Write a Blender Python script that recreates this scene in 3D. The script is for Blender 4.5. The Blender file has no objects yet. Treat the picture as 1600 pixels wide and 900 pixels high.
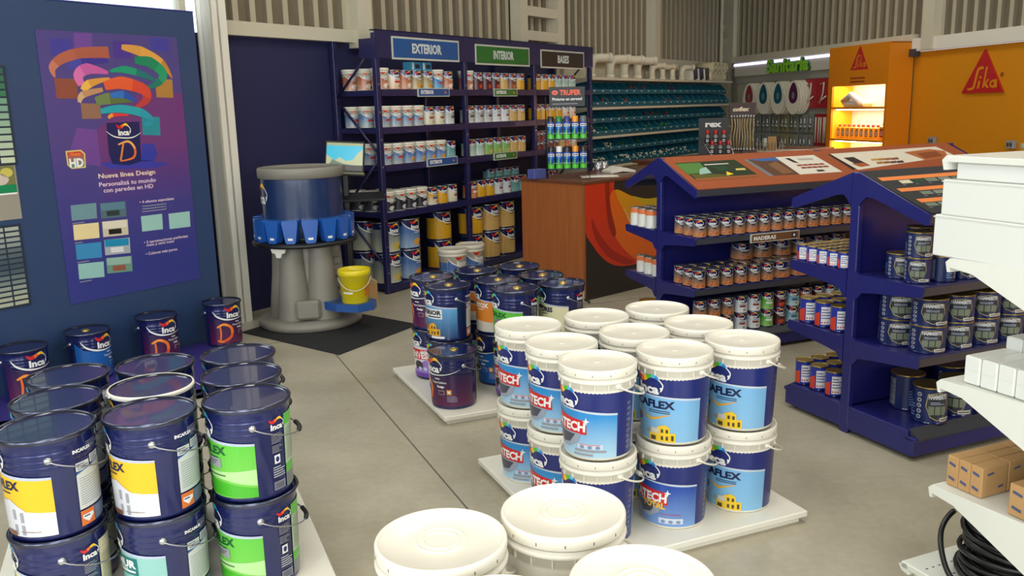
import bpy, math, random
from mathutils import Vector, Matrix, geometry
random.seed(7)
C = bpy.context.scene.collection
scn = bpy.context.scene
R = math.radians
PI = math.pi

# ------------------------------------------------------------------ camera
H = 1.78
F = 1362.0
PITCH, ROLL = R(11.687), R(-1.46)
fw = Vector((0, math.cos(PITCH), -math.sin(PITCH)))
rt0 = Vector((1, 0, 0)); up0 = Vector((0, math.sin(PITCH), math.cos(PITCH)))
rt = math.cos(ROLL)*rt0 + math.sin(ROLL)*up0
up = -math.sin(ROLL)*rt0 + math.cos(ROLL)*up0
cd = bpy.data.cameras.new('camera'); co = bpy.data.objects.new('camera', cd); C.objects.link(co)
co.matrix_world = Matrix(((rt.x, up.x, -fw.x, 0), (rt.y, up.y, -fw.y, 0), (rt.z, up.z, -fw.z, H), (0, 0, 0, 1)))
cd.sensor_width = 36; cd.lens = 36*F/1600; cd.clip_start = .05; cd.clip_end = 100
scn.camera = co

# ------------------------------------------------------------------ light
scn.view_settings.view_transform = 'Standard'
scn.view_settings.look = 'None'
scn.view_settings.gamma = 1
scn.view_settings.use_curve_mapping = False
scn.view_settings.exposure = 0.0
wd = bpy.data.worlds.new('sky'); scn.world = wd; wd.use_nodes = True
bg = wd.node_tree.nodes['Background']
bg.inputs[0].default_value = (.82, .92, 1, 1); bg.inputs[1].default_value = 2.2


def area(name, loc, target, sx, sy, power, col=(1, 1, 1)):
    d = bpy.data.lights.new(name, 'AREA'); d.shape = 'RECTANGLE'; d.size = sx; d.size_y = sy
    d.energy = power; d.color = col
    o = bpy.data.objects.new(name, d); C.objects.link(o); o.location = loc
    o.rotation_euler = (Vector(target)-Vector(loc)).to_track_quat('-Z', 'Y').to_euler()
    return o


# daylight through the shop front behind the camera (one light per glazed bay) and overhead fill lights, added under a roof without openings
for i, x in enumerate((-6.0, -3.2, -.4, 2.4, 5.2)):
    area('shopfront_daylight', (x, -1.32, 2.1), (x+.3, 6, 1.2), 1.5, 2.9, 62, (1, .97, .9))
for i, (x, y, p) in enumerate(((-1.2, 1.6, 58), (1.8, 3.2, 58), (0.3, 6.6, 36), (4.4, 7.2, 38), (3.6, 11.5, 42))):
    area('overhead_fill', (x, y, 4.85), (x, y, 0), 1.0, 2.4, p, (1, .97, .88))

# ------------------------------------------------------------------ frames (the shop's own directions)
FR = {'G': 67.2, 'A': 34.6, 'R': 166.4, 'K': 48.0}


def hd(a):
    a = R(a); return Vector((math.sin(a), math.cos(a), 0))


def W(f, x, y, z=0.0):
    return hd(FR[f])*x + hd(FR[f]-90)*y + Vector((0, 0, z))


def rz(f):
    return R(90-FR[f])


def face(p, a=0.0):
    """z rotation turning local -Y towards the aisle where the camera stands, plus a degrees"""
    return math.atan2(-p.y, -p.x)+PI/2+R(a)


# ------------------------------------------------------------------ materials
_M = {}


def lin(c):
    c /= 255.0
    return c/12.92 if c <= .04045 else ((c+.055)/1.055)**2.4


def mat(name, rgb, rough=.5, metal=0.0, coat=0.0, emit=0.0, var=.06, scale=9.0, bump=0.0, alpha=None, trans=0.0):
    if name in _M: return _M[name]
    m = bpy.data.materials.new(name); m.use_nodes = True; _M[name] = m
    nt = m.node_tree; b = nt.nodes['Principled BSDF']
    col = tuple(lin(v) for v in rgb)+(1,)
    b.inputs['Roughness'].default_value = rough; b.inputs['Metallic'].default_value = metal
    b.inputs['Coat Weight'].default_value = coat
    b.inputs['Transmission Weight'].default_value = trans
    tc = nt.nodes.new('ShaderNodeTexCoord'); nz = nt.nodes.new('ShaderNodeTexNoise')
    nz.inputs['Scale'].default_value = scale; nz.inputs['Detail'].default_value = 3
    nt.links.new(tc.outputs['Object'], nz.inputs['Vector'])
    mx = nt.nodes.new('ShaderNodeMix'); mx.data_type = 'RGBA'
    mx.inputs[6].default_value = tuple(max(0, v*(1-var)) for v in col[:3])+(1,)
    mx.inputs[7].default_value = tuple(min(1, v*(1+var)) for v in col[:3])+(1,)
    nt.links.new(nz.outputs['Fac'], mx.inputs[0]); nt.links.new(mx.outputs[2], b.inputs['Base Color'])
    if emit:
        b.inputs['Emission Color'].default_value = col; b.inputs['Emission Strength'].default_value = emit
    if bump:
        bp = nt.nodes.new('ShaderNodeBump'); bp.inputs['Strength'].default_value = bump
        nt.links.new(nz.outputs['Fac'], bp.inputs['Height']); nt.links.new(bp.outputs[0], b.inputs['Normal'])
    return m


MATTE = [False]


def ink(r, g, b):
    if MATTE[0]:
        m = mat('matte_ink_%d_%d_%d' % (r, g, b), (r, g, b), .75, var=.05); m.node_tree.nodes['Principled BSDF'].inputs['Specular IOR Level'].default_value = .2; return m
    return mat('ink_%d_%d_%d' % (r, g, b), (r, g, b), .32, coat=.25, var=.03)


def gradient(name, c0, c1, z0, z1, rough=.3):
    """printed ink blend running up the label, in the object's own height"""
    if name in _M: return _M[name]
    m = mat(name, c0, rough, coat=.25); nt = m.node_tree; b = nt.nodes['Principled BSDF']
    tc = nt.nodes.new('ShaderNodeTexCoord'); sp = nt.nodes.new('ShaderNodeSeparateXYZ')
    mr = nt.nodes.new('ShaderNodeMapRange'); mr.inputs[1].default_value = z0; mr.inputs[2].default_value = z1
    mx = nt.nodes.new('ShaderNodeMix'); mx.data_type = 'RGBA'
    mx.inputs[6].default_value = tuple(lin(v) for v in c0)+(1,); mx.inputs[7].default_value = tuple(lin(v) for v in c1)+(1,)
    nt.links.new(tc.outputs['Object'], sp.inputs[0]); nt.links.new(sp.outputs['Z'], mr.inputs[0])
    nt.links.new(mr.outputs[0], mx.inputs[0]); nt.links.new(mx.outputs[2], b.inputs['Base Color'])
    return m


M_navy = mat('navy_tin', (26, 35, 92), .22, .25, coat=.6, var=.03)
M_dlid = mat('dark_navy_lid', (18, 20, 40), .12, .4, coat=.7, var=.03)
M_rim = mat('rolled_steel_rim', (88, 92, 112), .2, .9)
M_steel = mat('bright_steel', (190, 192, 196), .25, .9)
M_gold = mat('gold_lacquer_tin', (196, 168, 92), .28, .85)
M_wire = mat('bail_wire', (170, 172, 178), .3, .9)
M_blackp = mat('black_plastic', (22, 22, 24), .4)
M_white = mat('white_pail_plastic', (232, 227, 212), .33, coat=.15, var=.02)
M_white2 = mat('white_board', (232, 228, 214), .45, var=.02)
M_gblue = mat('blue_powder_coat', (32, 34, 108), .32, coat=.15, var=.03)
M_ublue = mat('navy_powder_coat', (32, 32, 78), .38, coat=.2, var=.04)
M_strip = mat('charcoal_price_strip', (58, 60, 68), .4, coat=.1)
M_gwhite = mat('white_powder_coat', (224, 226, 217), .35, coat=.2, var=.015)
M_cream = mat('cream_painted_steel', (206, 200, 178), .5, var=.03)
M_wood = mat('counter_wood', (168, 94, 48), .4, var=.1)
M_teal = mat('teal_bin_plastic', (22, 92, 112), .4, var=.06)
M_grey = mat('grey_moulded_plastic', (136, 132, 122), .5, var=.04)
M_cardb = mat('brown_cardboard', (186, 146, 96), .8, var=.08)


def wood_grain(m):
    nt = m.node_tree; b = nt.nodes['Principled BSDF']
    tc = nt.nodes.new('ShaderNodeTexCoord'); mp = nt.nodes.new('ShaderNodeMapping'); mp.inputs['Scale'].default_value = (14, 14, .8)
    nz = nt.nodes.new('ShaderNodeTexNoise'); nz.inputs['Scale'].default_value = 2.2; nz.inputs['Detail'].default_value = 6
    mx = nt.nodes.new('ShaderNodeMix'); mx.data_type = 'RGBA'
    mx.inputs[6].default_value = (lin(134), lin(72), lin(34), 1); mx.inputs[7].default_value = (lin(176), lin(102), lin(54), 1)
    nt.links.new(tc.outputs['Object'], mp.inputs[0]); nt.links.new(mp.outputs[0], nz.inputs['Vector'])
    nt.links.new(nz.outputs['Fac'], mx.inputs[0]); nt.links.new(mx.outputs[2], b.inputs['Base Color'])


wood_grain(M_wood)


def concrete(name, c0, c1, rough):
    m = mat(name, c0, rough); nt = m.node_tree; b = nt.nodes['Principled BSDF']
    tc = nt.nodes.new('ShaderNodeTexCoord')
    n1 = nt.nodes.new('ShaderNodeTexNoise'); n1.inputs['Scale'].default_value = 1.3; n1.inputs['Detail'].default_value = 8; n1.inputs['Roughness'].default_value = .62
    n2 = nt.nodes.new('ShaderNodeTexNoise'); n2.inputs['Scale'].default_value = 26; n2.inputs['Detail'].default_value = 4
    ad = nt.nodes.new('ShaderNodeMath'); ad.operation = 'MULTIPLY_ADD'; ad.inputs[1].default_value = .3
    rp = nt.nodes.new('ShaderNodeValToRGB')
    rp.color_ramp.elements[0].position = .42; rp.color_ramp.elements[0].color = tuple(lin(v) for v in c1)+(1,)
    rp.color_ramp.elements[1].position = .82; rp.color_ramp.elements[1].color = tuple(lin(v) for v in c0)+(1,)
    nt.links.new(tc.outputs['Object'], n1.inputs['Vector']); nt.links.new(tc.outputs['Object'], n2.inputs['Vector'])
    nt.links.new(n2.outputs['Fac'], ad.inputs[0]); nt.links.new(n1.outputs['Fac'], ad.inputs[2])
    nt.links.new(ad.outputs[0], rp.inputs[0]); nt.links.new(rp.outputs[0], b.inputs['Base Color'])
    mr = nt.nodes.new('ShaderNodeMapRange'); mr.inputs[3].default_value = rough-.12; mr.inputs[4].default_value = rough+.15
    nt.links.new(n1.outputs['Fac'], mr.inputs[0]); nt.links.new(mr.outputs[0], b.inputs['Roughness'])
    return m


M_floor = concrete('polished_concrete', (186, 179, 158), (156, 149, 129), .33)

# ------------------------------------------------------------------ text outlines
_T = {}


def text_geo(s):
    if s in _T: return _T[s]
    cu = bpy.data.curves.new('t', 'FONT'); cu.body = s; cu.size = 1; cu.offset = .018 if (len(s) > 12 or max(map(ord, s)) > 127) else .045; cu.resolution_u = 2; cu.fill_mode = 'FRONT'
    o = bpy.data.objects.new('t', cu); C.objects.link(o)
    dg = bpy.context.evaluated_depsgraph_get(); e = o.evaluated_get(dg); me = e.to_mesh()
    k = 1/.70
    vs = [(v.co.x*k, v.co.y*k) for v in me.vertices]; fs = [tuple(p.vertices) for p in me.polygons]
    # drop degenerate faces
    x0 = min(v[0] for v in vs); x1 = max(v[0] for v in vs)
    vs = [(x-x0, y) for x, y in vs]
    e.to_mesh_clear(); bpy.data.objects.remove(o); bpy.data.curves.remove(cu)
    _T[s] = (vs, fs, x1-x0); return _T[s]


# ------------------------------------------------------------------ mesh builder
class MB:
    def __init__(s):
        s.v = []; s.f = []; s.m = []; s.sm = []; s.mats = []; s.X = Matrix.Identity(4)

    def mi(s, m):
        if m not in s.mats: s.mats.append(m)
        return s.mats.index(m)

    def add(s, vs, fs, m, smooth=False):
        o = len(s.v); k = s.mi(m)
        s.v += [s.X @ Vector(v) for v in vs]
        for f in fs: s.f.append([i+o for i in f]); s.m.append(k); s.sm.append(smooth)

    def box(s, x0, x1, y0, y1, z0, z1, m, bev=0.0):
        if bev <= 0:
            vs = [(x, y, z) for x in (x0, x1) for y in (y0, y1) for z in (z0, z1)]
            s.add(vs, [(0, 1, 3, 2), (4, 6, 7, 5), (0, 4, 5, 1), (2, 3, 7, 6), (0, 2, 6, 4), (1, 5, 7, 3)], m)
        else:
            b = min(bev, (x1-x0)/2.01, (y1-y0)/2.01, (z1-z0)/2.01)
            vs = []; ring = [(x0+b, y0), (x1-b, y0), (x1, y0+b), (x1, y1-b), (x1-b, y1), (x0+b, y1), (x0, y1-b), (x0, y0+b)]
            ins = [(x0+b, y0+b), (x1-b, y0+b), (x1-b, y0+b), (x1-b, y1-b), (x1-b, y1-b), (x0+b, y1-b), (x0+b, y1-b), (x0+b, y0+b)]
            for z, rr in ((z0, ins), (z0+b, ring), (z1-b, ring), (z1, ins)): vs += [(p[0], p[1], z) for p in rr]
            fs = []
            for k in range(3):
                for i in range(8): fs.append((k*8+i, k*8+(i+1) % 8, k*8+8+(i+1) % 8, k*8+8+i))
            fs += [(7, 5, 3, 1), (25, 27, 29, 31)]
            s.add(vs, fs, m)

    def lathe(s, prof, m, n=40, cx=0, cy=0, smooth=True, cap=True):
        vs = []; fs = []
        for r, z in prof:
            for i in range(n):
                a = 2*PI*i/n; vs.append((cx+r*math.sin(a), cy-r*math.cos(a), z))
        for k in range(len(prof)-1):
            for i in range(n):
                j = (i+1) % n; fs.append((k*n+i, k*n+j, (k+1)*n+j, (k+1)*n+i))
        s.add(vs, fs, m, smooth)
        if cap:
            for k, rev in ((0, True), (len(prof)-1, False)):
                if prof[k][0] > 1e-5:
                    o = [vs[k*n+i] for i in range(n)]
                    s.add(o, [tuple(range(n-1, -1, -1)) if rev else tuple(range(n))], m)

    def tube(s, pts, r, m, n=8, closed=False, r2=None):
        pts = [Vector(p) for p in pts]; N = len(pts); vs = []; fs = []
        prev = None
        for i, p in enumerate(pts):
            if closed: t = pts[(i+1) % N]-pts[i-1]
            else: t = pts[min(i+1, N-1)]-pts[max(i-1, 0)]
            t.normalize()
            if prev is None:
                a = Vector((0, 0, 1)) if abs(t.z) < .9 else Vector((1, 0, 0)); u = t.cross(a).normalized()
            else: u = (prev-t*prev.dot(t)).normalized()
            prev = u; w = t.cross(u); rr = r
            for k in range(n):
                a = 2*PI*k/n; vs.append(p+u*math.cos(a)*rr+w*math.sin(a)*rr)
        for i in range(N if closed else N-1):
            j = (i+1) % N
            for k in range(n):
                l = (k+1) % n; fs.append((i*n+k, i*n+l, j*n+l, j*n+k))
        if not closed: fs += [tuple(range(n-1, -1, -1)), tuple((N-1)*n+k for k in range(n))]
        s.add(vs, fs, m, True)

    def prism(s, poly, axis, a0, a1, m):
        """poly: 2-D points; axis 'x': (y,z) extruded in x; 'y': (x,z); 'z': (x,y)"""
        n = len(poly)
        def P(p, a): return {'x': (a, p[0], p[1]), 'y': (p[0], a, p[1]), 'z': (p[0], p[1], a)}[axis]
        vs = [P(p, a0) for p in poly]+[P(p, a1) for p in poly]
        fs = [(i, (i+1) % n, n+(i+1) % n, n+i) for i in range(n)]
        tr = geometry.tessellate_polygon([[Vector((p[0], p[1], 0)) for p in poly]])
        for t in tr: fs += [tuple(t), tuple(n+i for i in reversed(t))]
        s.add(vs, fs, m)

    def build(s, name, parent=None, loc=(0, 0, 0), rot=0.0, keep=False):
        me = bpy.data.meshes.new(name); me.from_pydata([tuple(v) for v in s.v], [], s.f)
        for mm in s.mats: me.materials.append(mm)
        me.polygons.foreach_set('material_index', s.m); me.polygons.foreach_set('use_smooth', s.sm)
        me.update()
        if not keep:
            import bmesh
            bm = bmesh.new(); bm.from_mesh(me); bmesh.ops.recalc_face_normals(bm, faces=bm.faces); bm.to_mesh(me); bm.free()
        o = bpy.data.objects.new(name, me); C.objects.link(o)
        o.location = loc; o.rotation_euler = (0, 0, rot)
        if parent: o.parent = parent
        return o


class Art:
    """printed artwork laid on a surface: 2-D shapes through a mapping, in thin layers"""
    def __init__(s, mp, seg=None): s.b = MB(); s.mp = mp; s.seg = seg; s.base = 0

    def tri(s, a, b, c, m, L, d=0):
        if s.seg and d < 16:
            e = [(abs(a[0]-b[0]), a, b, c), (abs(b[0]-c[0]), b, c, a), (abs(c[0]-a[0]), c, a, b)]
            e.sort(key=lambda t: -t[0])
            if e[0][0] > s.seg:
                _, p, q, r = e[0]; mid = ((p[0]+q[0])/2, (p[1]+q[1])/2)
                s.tri(p, mid, r, m, L, d+1); s.tri(mid, q, r, m, L, d+1); return
        s.b.add([s.mp(p[0], p[1], L) for p in (a, b, c)], [(0, 1, 2)], m, bool(s.seg))

    def poly(s, pts, m, L=1):
        L += s.base
        for t in geometry.tessellate_polygon([[Vector((p[0], p[1], 0)) for p in pts]]):
            a, b, c = (pts[i] for i in t)
            if (b[0]-a[0])*(c[1]-a[1])-(b[1]-a[1])*(c[0]-a[0]) < 0: b, c = c, b
            s.tri(a, b, c, m, L)

    def rect(s, x0, x1, y0, y1, m, L=1):
        if s.seg:
            n = max(1, math.ceil((x1-x0)/s.seg)); vs = []; fs = []
            for i in range(n+1):
                x = x0+(x1-x0)*i/n; vs += [s.mp(x, y0, L+s.base), s.mp(x, y1, L+s.base)]
            for i in range(n): fs.append((2*i, 2*i+2, 2*i+3, 2*i+1))
            s.b.add(vs, fs, m, True)
        else:
            s.b.add([s.mp(x0, y0, L+s.base), s.mp(x1, y0, L+s.base), s.mp(x1, y1, L+s.base), s.mp(x0, y1, L+s.base)], [(0, 1, 2, 3)], m)

    def ell(s, cx, cy, rx, ry, m, L=1, n=14):
        s.poly([(cx+rx*math.cos(2*PI*i/n), cy+ry*math.sin(2*PI*i/n)) for i in range(n)], m, L)

    def stroke(s, pts, w, m, L=1, n=6):
        """smooth ribbon through pts; w a number or a list of half-widths"""
        if not isinstance(w, (list, tuple)): w = [w]*len(pts)
        P = [pts[0]]+list(pts)+[pts[-1]]; WW = [w[0]]+list(w)+[w[-1]]; out = []
        for i in range(1, len(P)-2):
            for k in range(n+(i == len(P)-3)):
                t = k/n
                def cr(a, b, c, d): return .5*((2*b)+(-a+c)*t+(2*a-5*b+4*c-d)*t*t+(-a+3*b-3*c+d)*t**3)
                out.append((cr(P[i-1][0], P[i][0], P[i+1][0], P[i+2][0]), cr(P[i-1][1], P[i][1], P[i+1][1], P[i+2][1]), WW[i]*(1-t)+WW[i+1]*t))
        ed = []
        for i, p in enumerate(out):
            a = out[max(i-1, 0)]; b = out[min(i+1, len(out)-1)]
            dx, dy = (b[0]-a[0])*s.ax, b[1]-a[1]; l = math.hypot(dx, dy) or 1
            ed.append(((p[0]-dy/l*p[2]/s.ax, p[1]+dx/l*p[2]), (p[0]+dy/l*p[2]/s.ax, p[1]-dx/l*p[2])))
        L += s.base
        for i in range(len(ed)-1):
            mm = m[min(len(m)-1, int(i/(len(ed)-1)*len(m)))] if isinstance(m, list) else m
            s.b.add([s.mp(ed[i][0][0], ed[i][0][1], L), s.mp(ed[i+1][0][0], ed[i+1][0][1], L), s.mp(ed[i+1][1][0], ed[i+1][1][1], L), s.mp(ed[i][1][0], ed[i][1][1], L)], [(0, 1, 2, 3)], mm, bool(s.seg))
    ax = 1.0   # size of one x unit in y units (labels use degrees in x)

    def text(s, t, x, y, h, m, L=2, w=None, align='l', shear=0.0):
        vs, fs, tw = text_geo(t); k = h/s.ax
        if w: k = w/tw
        x0 = x-(tw*k/2 if align == 'c' else tw*k if align == 'r' else 0)
        s.b.add([s.mp(x0+(vx+shear*vy)*k, y+vy*h, L+s.base) for vx, vy in vs], fs, m, False)

    def fine(s, x0, x1, y0, y1, n, m, L=2, fill=.45):
        """rows of print too small to read"""
        dy = (y1-y0)/n; rnd = random.Random(int(abs(x0*77+y0*991)*10)+n)
        for i in range(n):
            s.rect(x0, x1-(x1-x0)*rnd.choice((0, 0, .15, .35)), y0+dy*i+dy*(1-fill)/2, y0+dy*i+dy*(1+fill)/2, m, L)


def flat(eps=.0006, y=0.0):
    return lambda x, z, L: (x, y-eps*L, z)


def wrap(rz_, eps=.0006):
    return lambda u, z, L: ((rz_(z)+eps*L)*math.sin(R(u)), -(rz_(z)+eps*L)*math.cos(R(u)), z)


# ------------------------------------------------------------------ scene graph helpers
def tag(o, label, cat, group=None, kind=None):
    if label: o['label'] = label
    if cat: o['category'] = cat
    if group: o['group'] = group
    if kind: o['kind'] = kind
    return o


def thing(name, label, cat, loc=(0, 0, 0), rot=0.0, group=None):
    o = bpy.data.objects.new(name, None); C.objects.link(o); o.empty_display_size = .05
    o.location = loc; o.rotation_euler = (0, 0, rot)
    return tag(o, label, cat, group)


def structure(b, name, loc=(0, 0, 0), rot=0.0):
    o = b.build(name, None, loc, rot); o['kind'] = 'structure'; return o


def kids(root, recs, parent):
    for ch in recs:
        c = ch[0].copy(); C.objects.link(c); c.parent = parent; kids(root, ch[1], c)


def tree(o): return [(c, tree(c)) for c in o.children]


class Proto:
    """builds a thing once; every later call copies the thing and each of its parts"""
    def __init__(s, fn): s.fn = fn; s.first = None; s.rec = None

    def put(s, loc, rot, label, group=None, cat=None):
        if s.first is None:
            s.first = s.fn(); o = s.first; bpy.context.view_layer.update(); s.rec = tree(o)
        else:
            o = s.first.copy(); C.objects.link(o); kids(o, s.rec, o)
        o.location = loc; o.rotation_euler = (0, 0, rot); o['label'] = label
        if group: o['group'] = group
        if cat: o['category'] = cat
        return o


ORD = ['first', 'second', 'third', 'fourth', 'fifth', 'sixth', 'seventh', 'eighth', 'ninth', 'tenth', 'eleventh', 'twelfth',
       'thirteenth', 'fourteenth', 'fifteenth', 'sixteenth', 'seventeenth', 'eighteenth', 'nineteenth', 'twentieth', 'twenty-first', 'twenty-second', 'twenty-third', 'twenty-fourth']

# ------------------------------------------------------------------ printed marks
I_W = ink(238, 238, 236); I_NV = ink(28, 40, 112); I_DN = ink(18, 24, 70); I_OR = ink(240, 110, 30); I_YE = ink(250, 205, 50)
I_RD = ink(206, 32, 40); I_GN = ink(90, 190, 50); I_BL = ink(40, 130, 210); I_CY = ink(80, 190, 230); I_GY = ink(150, 152, 158); I_BK = ink(20, 20, 22)


def inca_logo(A, cx, y, h, rainbow=False, x=1.0):
    """white wordmark under a wave of paint; h = letter height"""
    k = h/A.ax
    A.text('Inca', cx-1.45*k*x, y, h, I_W, 4, w=2.6*k*x)
    A.stroke([(cx-1.75*k*x, y+1.95*h), (cx-1.2*k*x, y+1.45*h), (cx-.6*k*x, y+1.55*h), (cx, y+1.85*h), (cx+.6*k*x, y+1.95*h), (cx+1.1*k*x, y+1.6*h)],
             [.05*h, .28*h, .3*h, .2*h, .22*h, .1*h], [I_RD, I_OR, I_YE, I_GN, I_CY, I_BL] if rainbow else [I_RD, I_RD, I_OR, I_YE, I_YE], 3, 4)
    A.stroke([(cx+1.1*k*x, y+1.65*h), (cx+1.55*k*x, y+1.05*h), (cx+1.42*k*x, y+.35*h)], [.06*h, .07*h, .03*h], I_W, 3, 5)
    A.stroke([(cx+1.32*k*x, y+.75*h), (cx+1.42*k*x, y+.55*h), (cx+1.28*k*x, y+.25*h)], [.13*h, .12*h, .03*h], I_W, 4, 3)


def house(A, x, y, s, wall, roof):
    """small printed house; s = height, x in the art's own x units"""
    k = s/A.ax
    A.rect(x, x+.55*k, y, y+.42*s, wall, 3)
    A.poly([(x+.1*k, y+.42*s), (x+.15*k, y+.72*s), (x+.6*k, y+.72*s), (x+.6*k, y+.42*s)], roof, 4)
    A.poly([(x+.5*k, y), (x+.5*k, y+.8*s), (x+.95*k, y+.95*s), (x+1.2*k, y+.78*s), (x+1.2*k, y)], wall, 4)
    A.rect(x+1.15*k, x+1.5*k, y, y+.5*s, wall, 3)
    dk = ink(70, 60, 40)
    A.rect(x+.12*k, x+.42*k, y+.05*s, y+.28*s, dk, 5)
    for wx in (.72, .98):
        A.rect(x+wx*k, x+(wx+.13)*k, y+.5*s, y+.7*s, dk, 5); A.rect(x+wx*k, x+(wx+.13)*k, y+.1*s, y+.32*s, dk, 5)
    A.rect(x+1.27*k, x+1.4*k, y+.1*s, y+.38*s, dk, 5)


# ------------------------------------------------------------------ structure
CR = W('A', 16.85, 6.4)                      # room corner
P_A0 = W('A', -6, 6.4); P_R1 = W('R', 4, 8.31)
# floor with saw-cut joints
b = MB(); b.box(-11, 12, -3, 20, -.12, 0, M_floor)
structure(b, 'floor')
b = MB(); M_joint = mat('joint_sealant', (96, 92, 80), .8)
b.X = Matrix.Rotation(rz('G'), 4, 'Z')
for gx in (1.215,):
    b.box(gx-.004, gx+.004, -3, 12, -.01, .0008, M_joint)
for gy in (6.9,):
    b.box(-6, 12, gy-.004, gy+.004, -.01, .0008, M_joint)
structure(b, 'trim_1')
b = MB(); b.box(-11, 12, -3, 20, 5.0, 5.1, mat('roof_lining', (206, 204, 196), .7)); structure(b, 'ceiling')

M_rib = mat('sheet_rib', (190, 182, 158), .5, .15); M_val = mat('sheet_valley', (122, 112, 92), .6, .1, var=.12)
M_nwall = mat('navy_wall_paint', (32, 36, 78), .55, var=.05)
M_lwall = mat('pale_wall_paint', (196, 190, 170), .6)


def corrugated(b, x0, x1, y, z0, z1, p=.19):
    n = int((x1-x0)/p)
    for i in range(n):
        x = x0+i*p
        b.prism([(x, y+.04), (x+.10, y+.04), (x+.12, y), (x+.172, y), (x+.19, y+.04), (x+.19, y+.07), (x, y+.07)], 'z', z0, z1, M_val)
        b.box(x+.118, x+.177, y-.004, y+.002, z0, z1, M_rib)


# back wall (navy cladding, then bare), corrugated sheet above
b = MB(); b.box(-6, 4.75, 6.42, 6.5, 0, 2.46, M_nwall); b.box(4.75, 10.45, 6.42, 6.5, 0, 2.46, M_nwall); b.box(10.45, 16.95, 6.42, 6.5, 0, 2.42, M_lwall)
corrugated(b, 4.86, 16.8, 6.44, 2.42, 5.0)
b.box(-6, 1.2, 6.42, 6.5, 2.46, 5, M_lwall); b.box(1.2, 4.7, 6.42, 6.5, 4.4, 5, M_lwall)
structure(b, 'wall_back', rot=rz('A'))
b = MB(); b.prism([(6.33, 2.45), (6.44, 2.45), (6.44, 2.56), (6.33, 2.57)], 'x', 4.85, 10.5, M_cream)
b.box(10.5, 16.75, 6.33, 6.44, 2.40, 2.51, M_cream); b.box(12.6, 14.3, 6.325, 6.4, 2.385, 2.4, M_blackp)
structure(b, 'trim_2', rot=rz('A'))
# high window over the blue display panel
b = MB()
for x in (1.2, 2.35, 3.5, 4.64): b.box(x-.03, x+.03, 6.4, 6.48, 2.46, 4.4, M_cream)
b.box(1.2, 4.64, 6.4, 6.48, 4.34, 4.4, M_cream); b.box(1.2, 4.64, 6.4, 6.48, 2.46, 2.5, M_cream)
structure(b, 'window_1', rot=rz('A'))
M_glass = mat('window_glass', (235, 245, 250), .02, trans=1.0, var=0)
b = MB(); b.box(1.22, 4.62, 6.44, 6.446, 2.5, 4.34, M_glass)
o = structure(b, 'window_2', rot=rz('A'))
area('high_window_daylight', tuple(W('A', 2.9, 6.3, 3.45)), tuple(W('A', 2.9, 2.0, 1.0)), 3.2, 1.7, 60, (.9, .96, 1))
# steel columns
def column(name, f, x0, x1, y0, y1, m=M_cream):
    b = MB(); b.box(x0, x1, y0, y0+.12, 0, 5, m); b.box(x0, x1, y1-.015, y1, 0, 5, m)
    b.box((x0+x1)/2-.01, (x0+x1)/2+.01, y0, y1, 0, 5, m); b.box(x0, x0+.02, y0, y1, 0, 5, m)
    return structure(b, name, rot=rz(f))
column('trim_3', 'A', 4.70, 4.86, 6.14, 6.32, M_white2)
column('trim_4', 'A', 16.4, 16.6, 6.2, 6.38)
b = MB()
for x in (9.45, 10.35): b.box(x, x+.16, 6.28, 6.44, 2.3, 5, M_cream)
for k in range(9): b.box(9.6, 10.36, 6.3, 6.42, 2.62+k*.3, 2.74+k*.3, M_cream)
structure(b, 'trim_5', rot=rz('A'))
b = MB()
for x in (6.55, 13.35): b.box(x, x+.2, 6.28, 6.44, 2.4, 5, M_cream)
structure(b, 'trim_6', rot=rz('A'))
# right wall
M_ywall = mat('amber_wall_paint', (214, 138, 16), .45, var=.03)
b = MB(); b.box(-16.2, -10.62, 8.33, 8.4, 0, 2.42, M_lwall); b.box(-10.62, 4, 8.31, 8.4, 0, 2.385, M_ywall)
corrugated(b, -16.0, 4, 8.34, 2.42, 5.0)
structure(b, 'wall_right', rot=rz('R'))
b = MB(); b.box(-15.9, -10.6, 8.24, 8.35, 2.5, 2.62, M_cream); b.box(-10.6, 4, 8.24, 8.35, 2.39, 2.56, M_white2)
b.box(-10.62, -10.5, 8.2, 8.3, 2.32, 2.42, M_strip)
structure(b, 'trim_7', rot=rz('R'))
b = MB()
for x in (-15.95, -10.4): b.box(x, x+.22, 8.22, 8.36, 2.4, 5, M_cream)
structure(b, 'trim_8', rot=rz('R'))
# side and shop-front walls behind the camera
def wall_between(name, p, q, z0, z1, m, t=.1):
    d = (q-p); L = d.length; a = math.atan2(d.y, d.x); b = MB(); b.box(0, L, -t, 0, z0, z1, m); return b, a
b, a = wall_between('wall_front', P_A0, P_R1, 0, .45, M_lwall)
L = (P_R1-P_A0).length
b.box(0, L, -.1, 0, 3.7, 5, M_lwall)
structure(b, 'wall_front', P_A0, a)
b = MB()
for i in range(8): b.box(L*i/7-.06, L*i/7+.06, -.1, 0, .45, 3.7, M_cream)
structure(b, 'window_3', P_A0, a)

# ------------------------------------------------------------------ large paint drums and pails
def drum_r(z): return .132+.008*min(1, max(0, z)/.31)


def drum_body(parent):
    b = MB(); r = drum_r
    prof = [(.124, .004), (.131, 0), (.133, .006), (r(.015), .014)]
    for zz in (.235, .255, .275): prof += [(r(zz)-.0005, zz-.006), (r(zz)+.0022, zz), (r(zz)-.0005, zz+.006)]
    prof += [(r(.3), .3), (.142, .312), (.145, .322), (.143, .327)]
    b.lathe(prof, M_navy, 48); return b.build('drum_body', parent)


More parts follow.
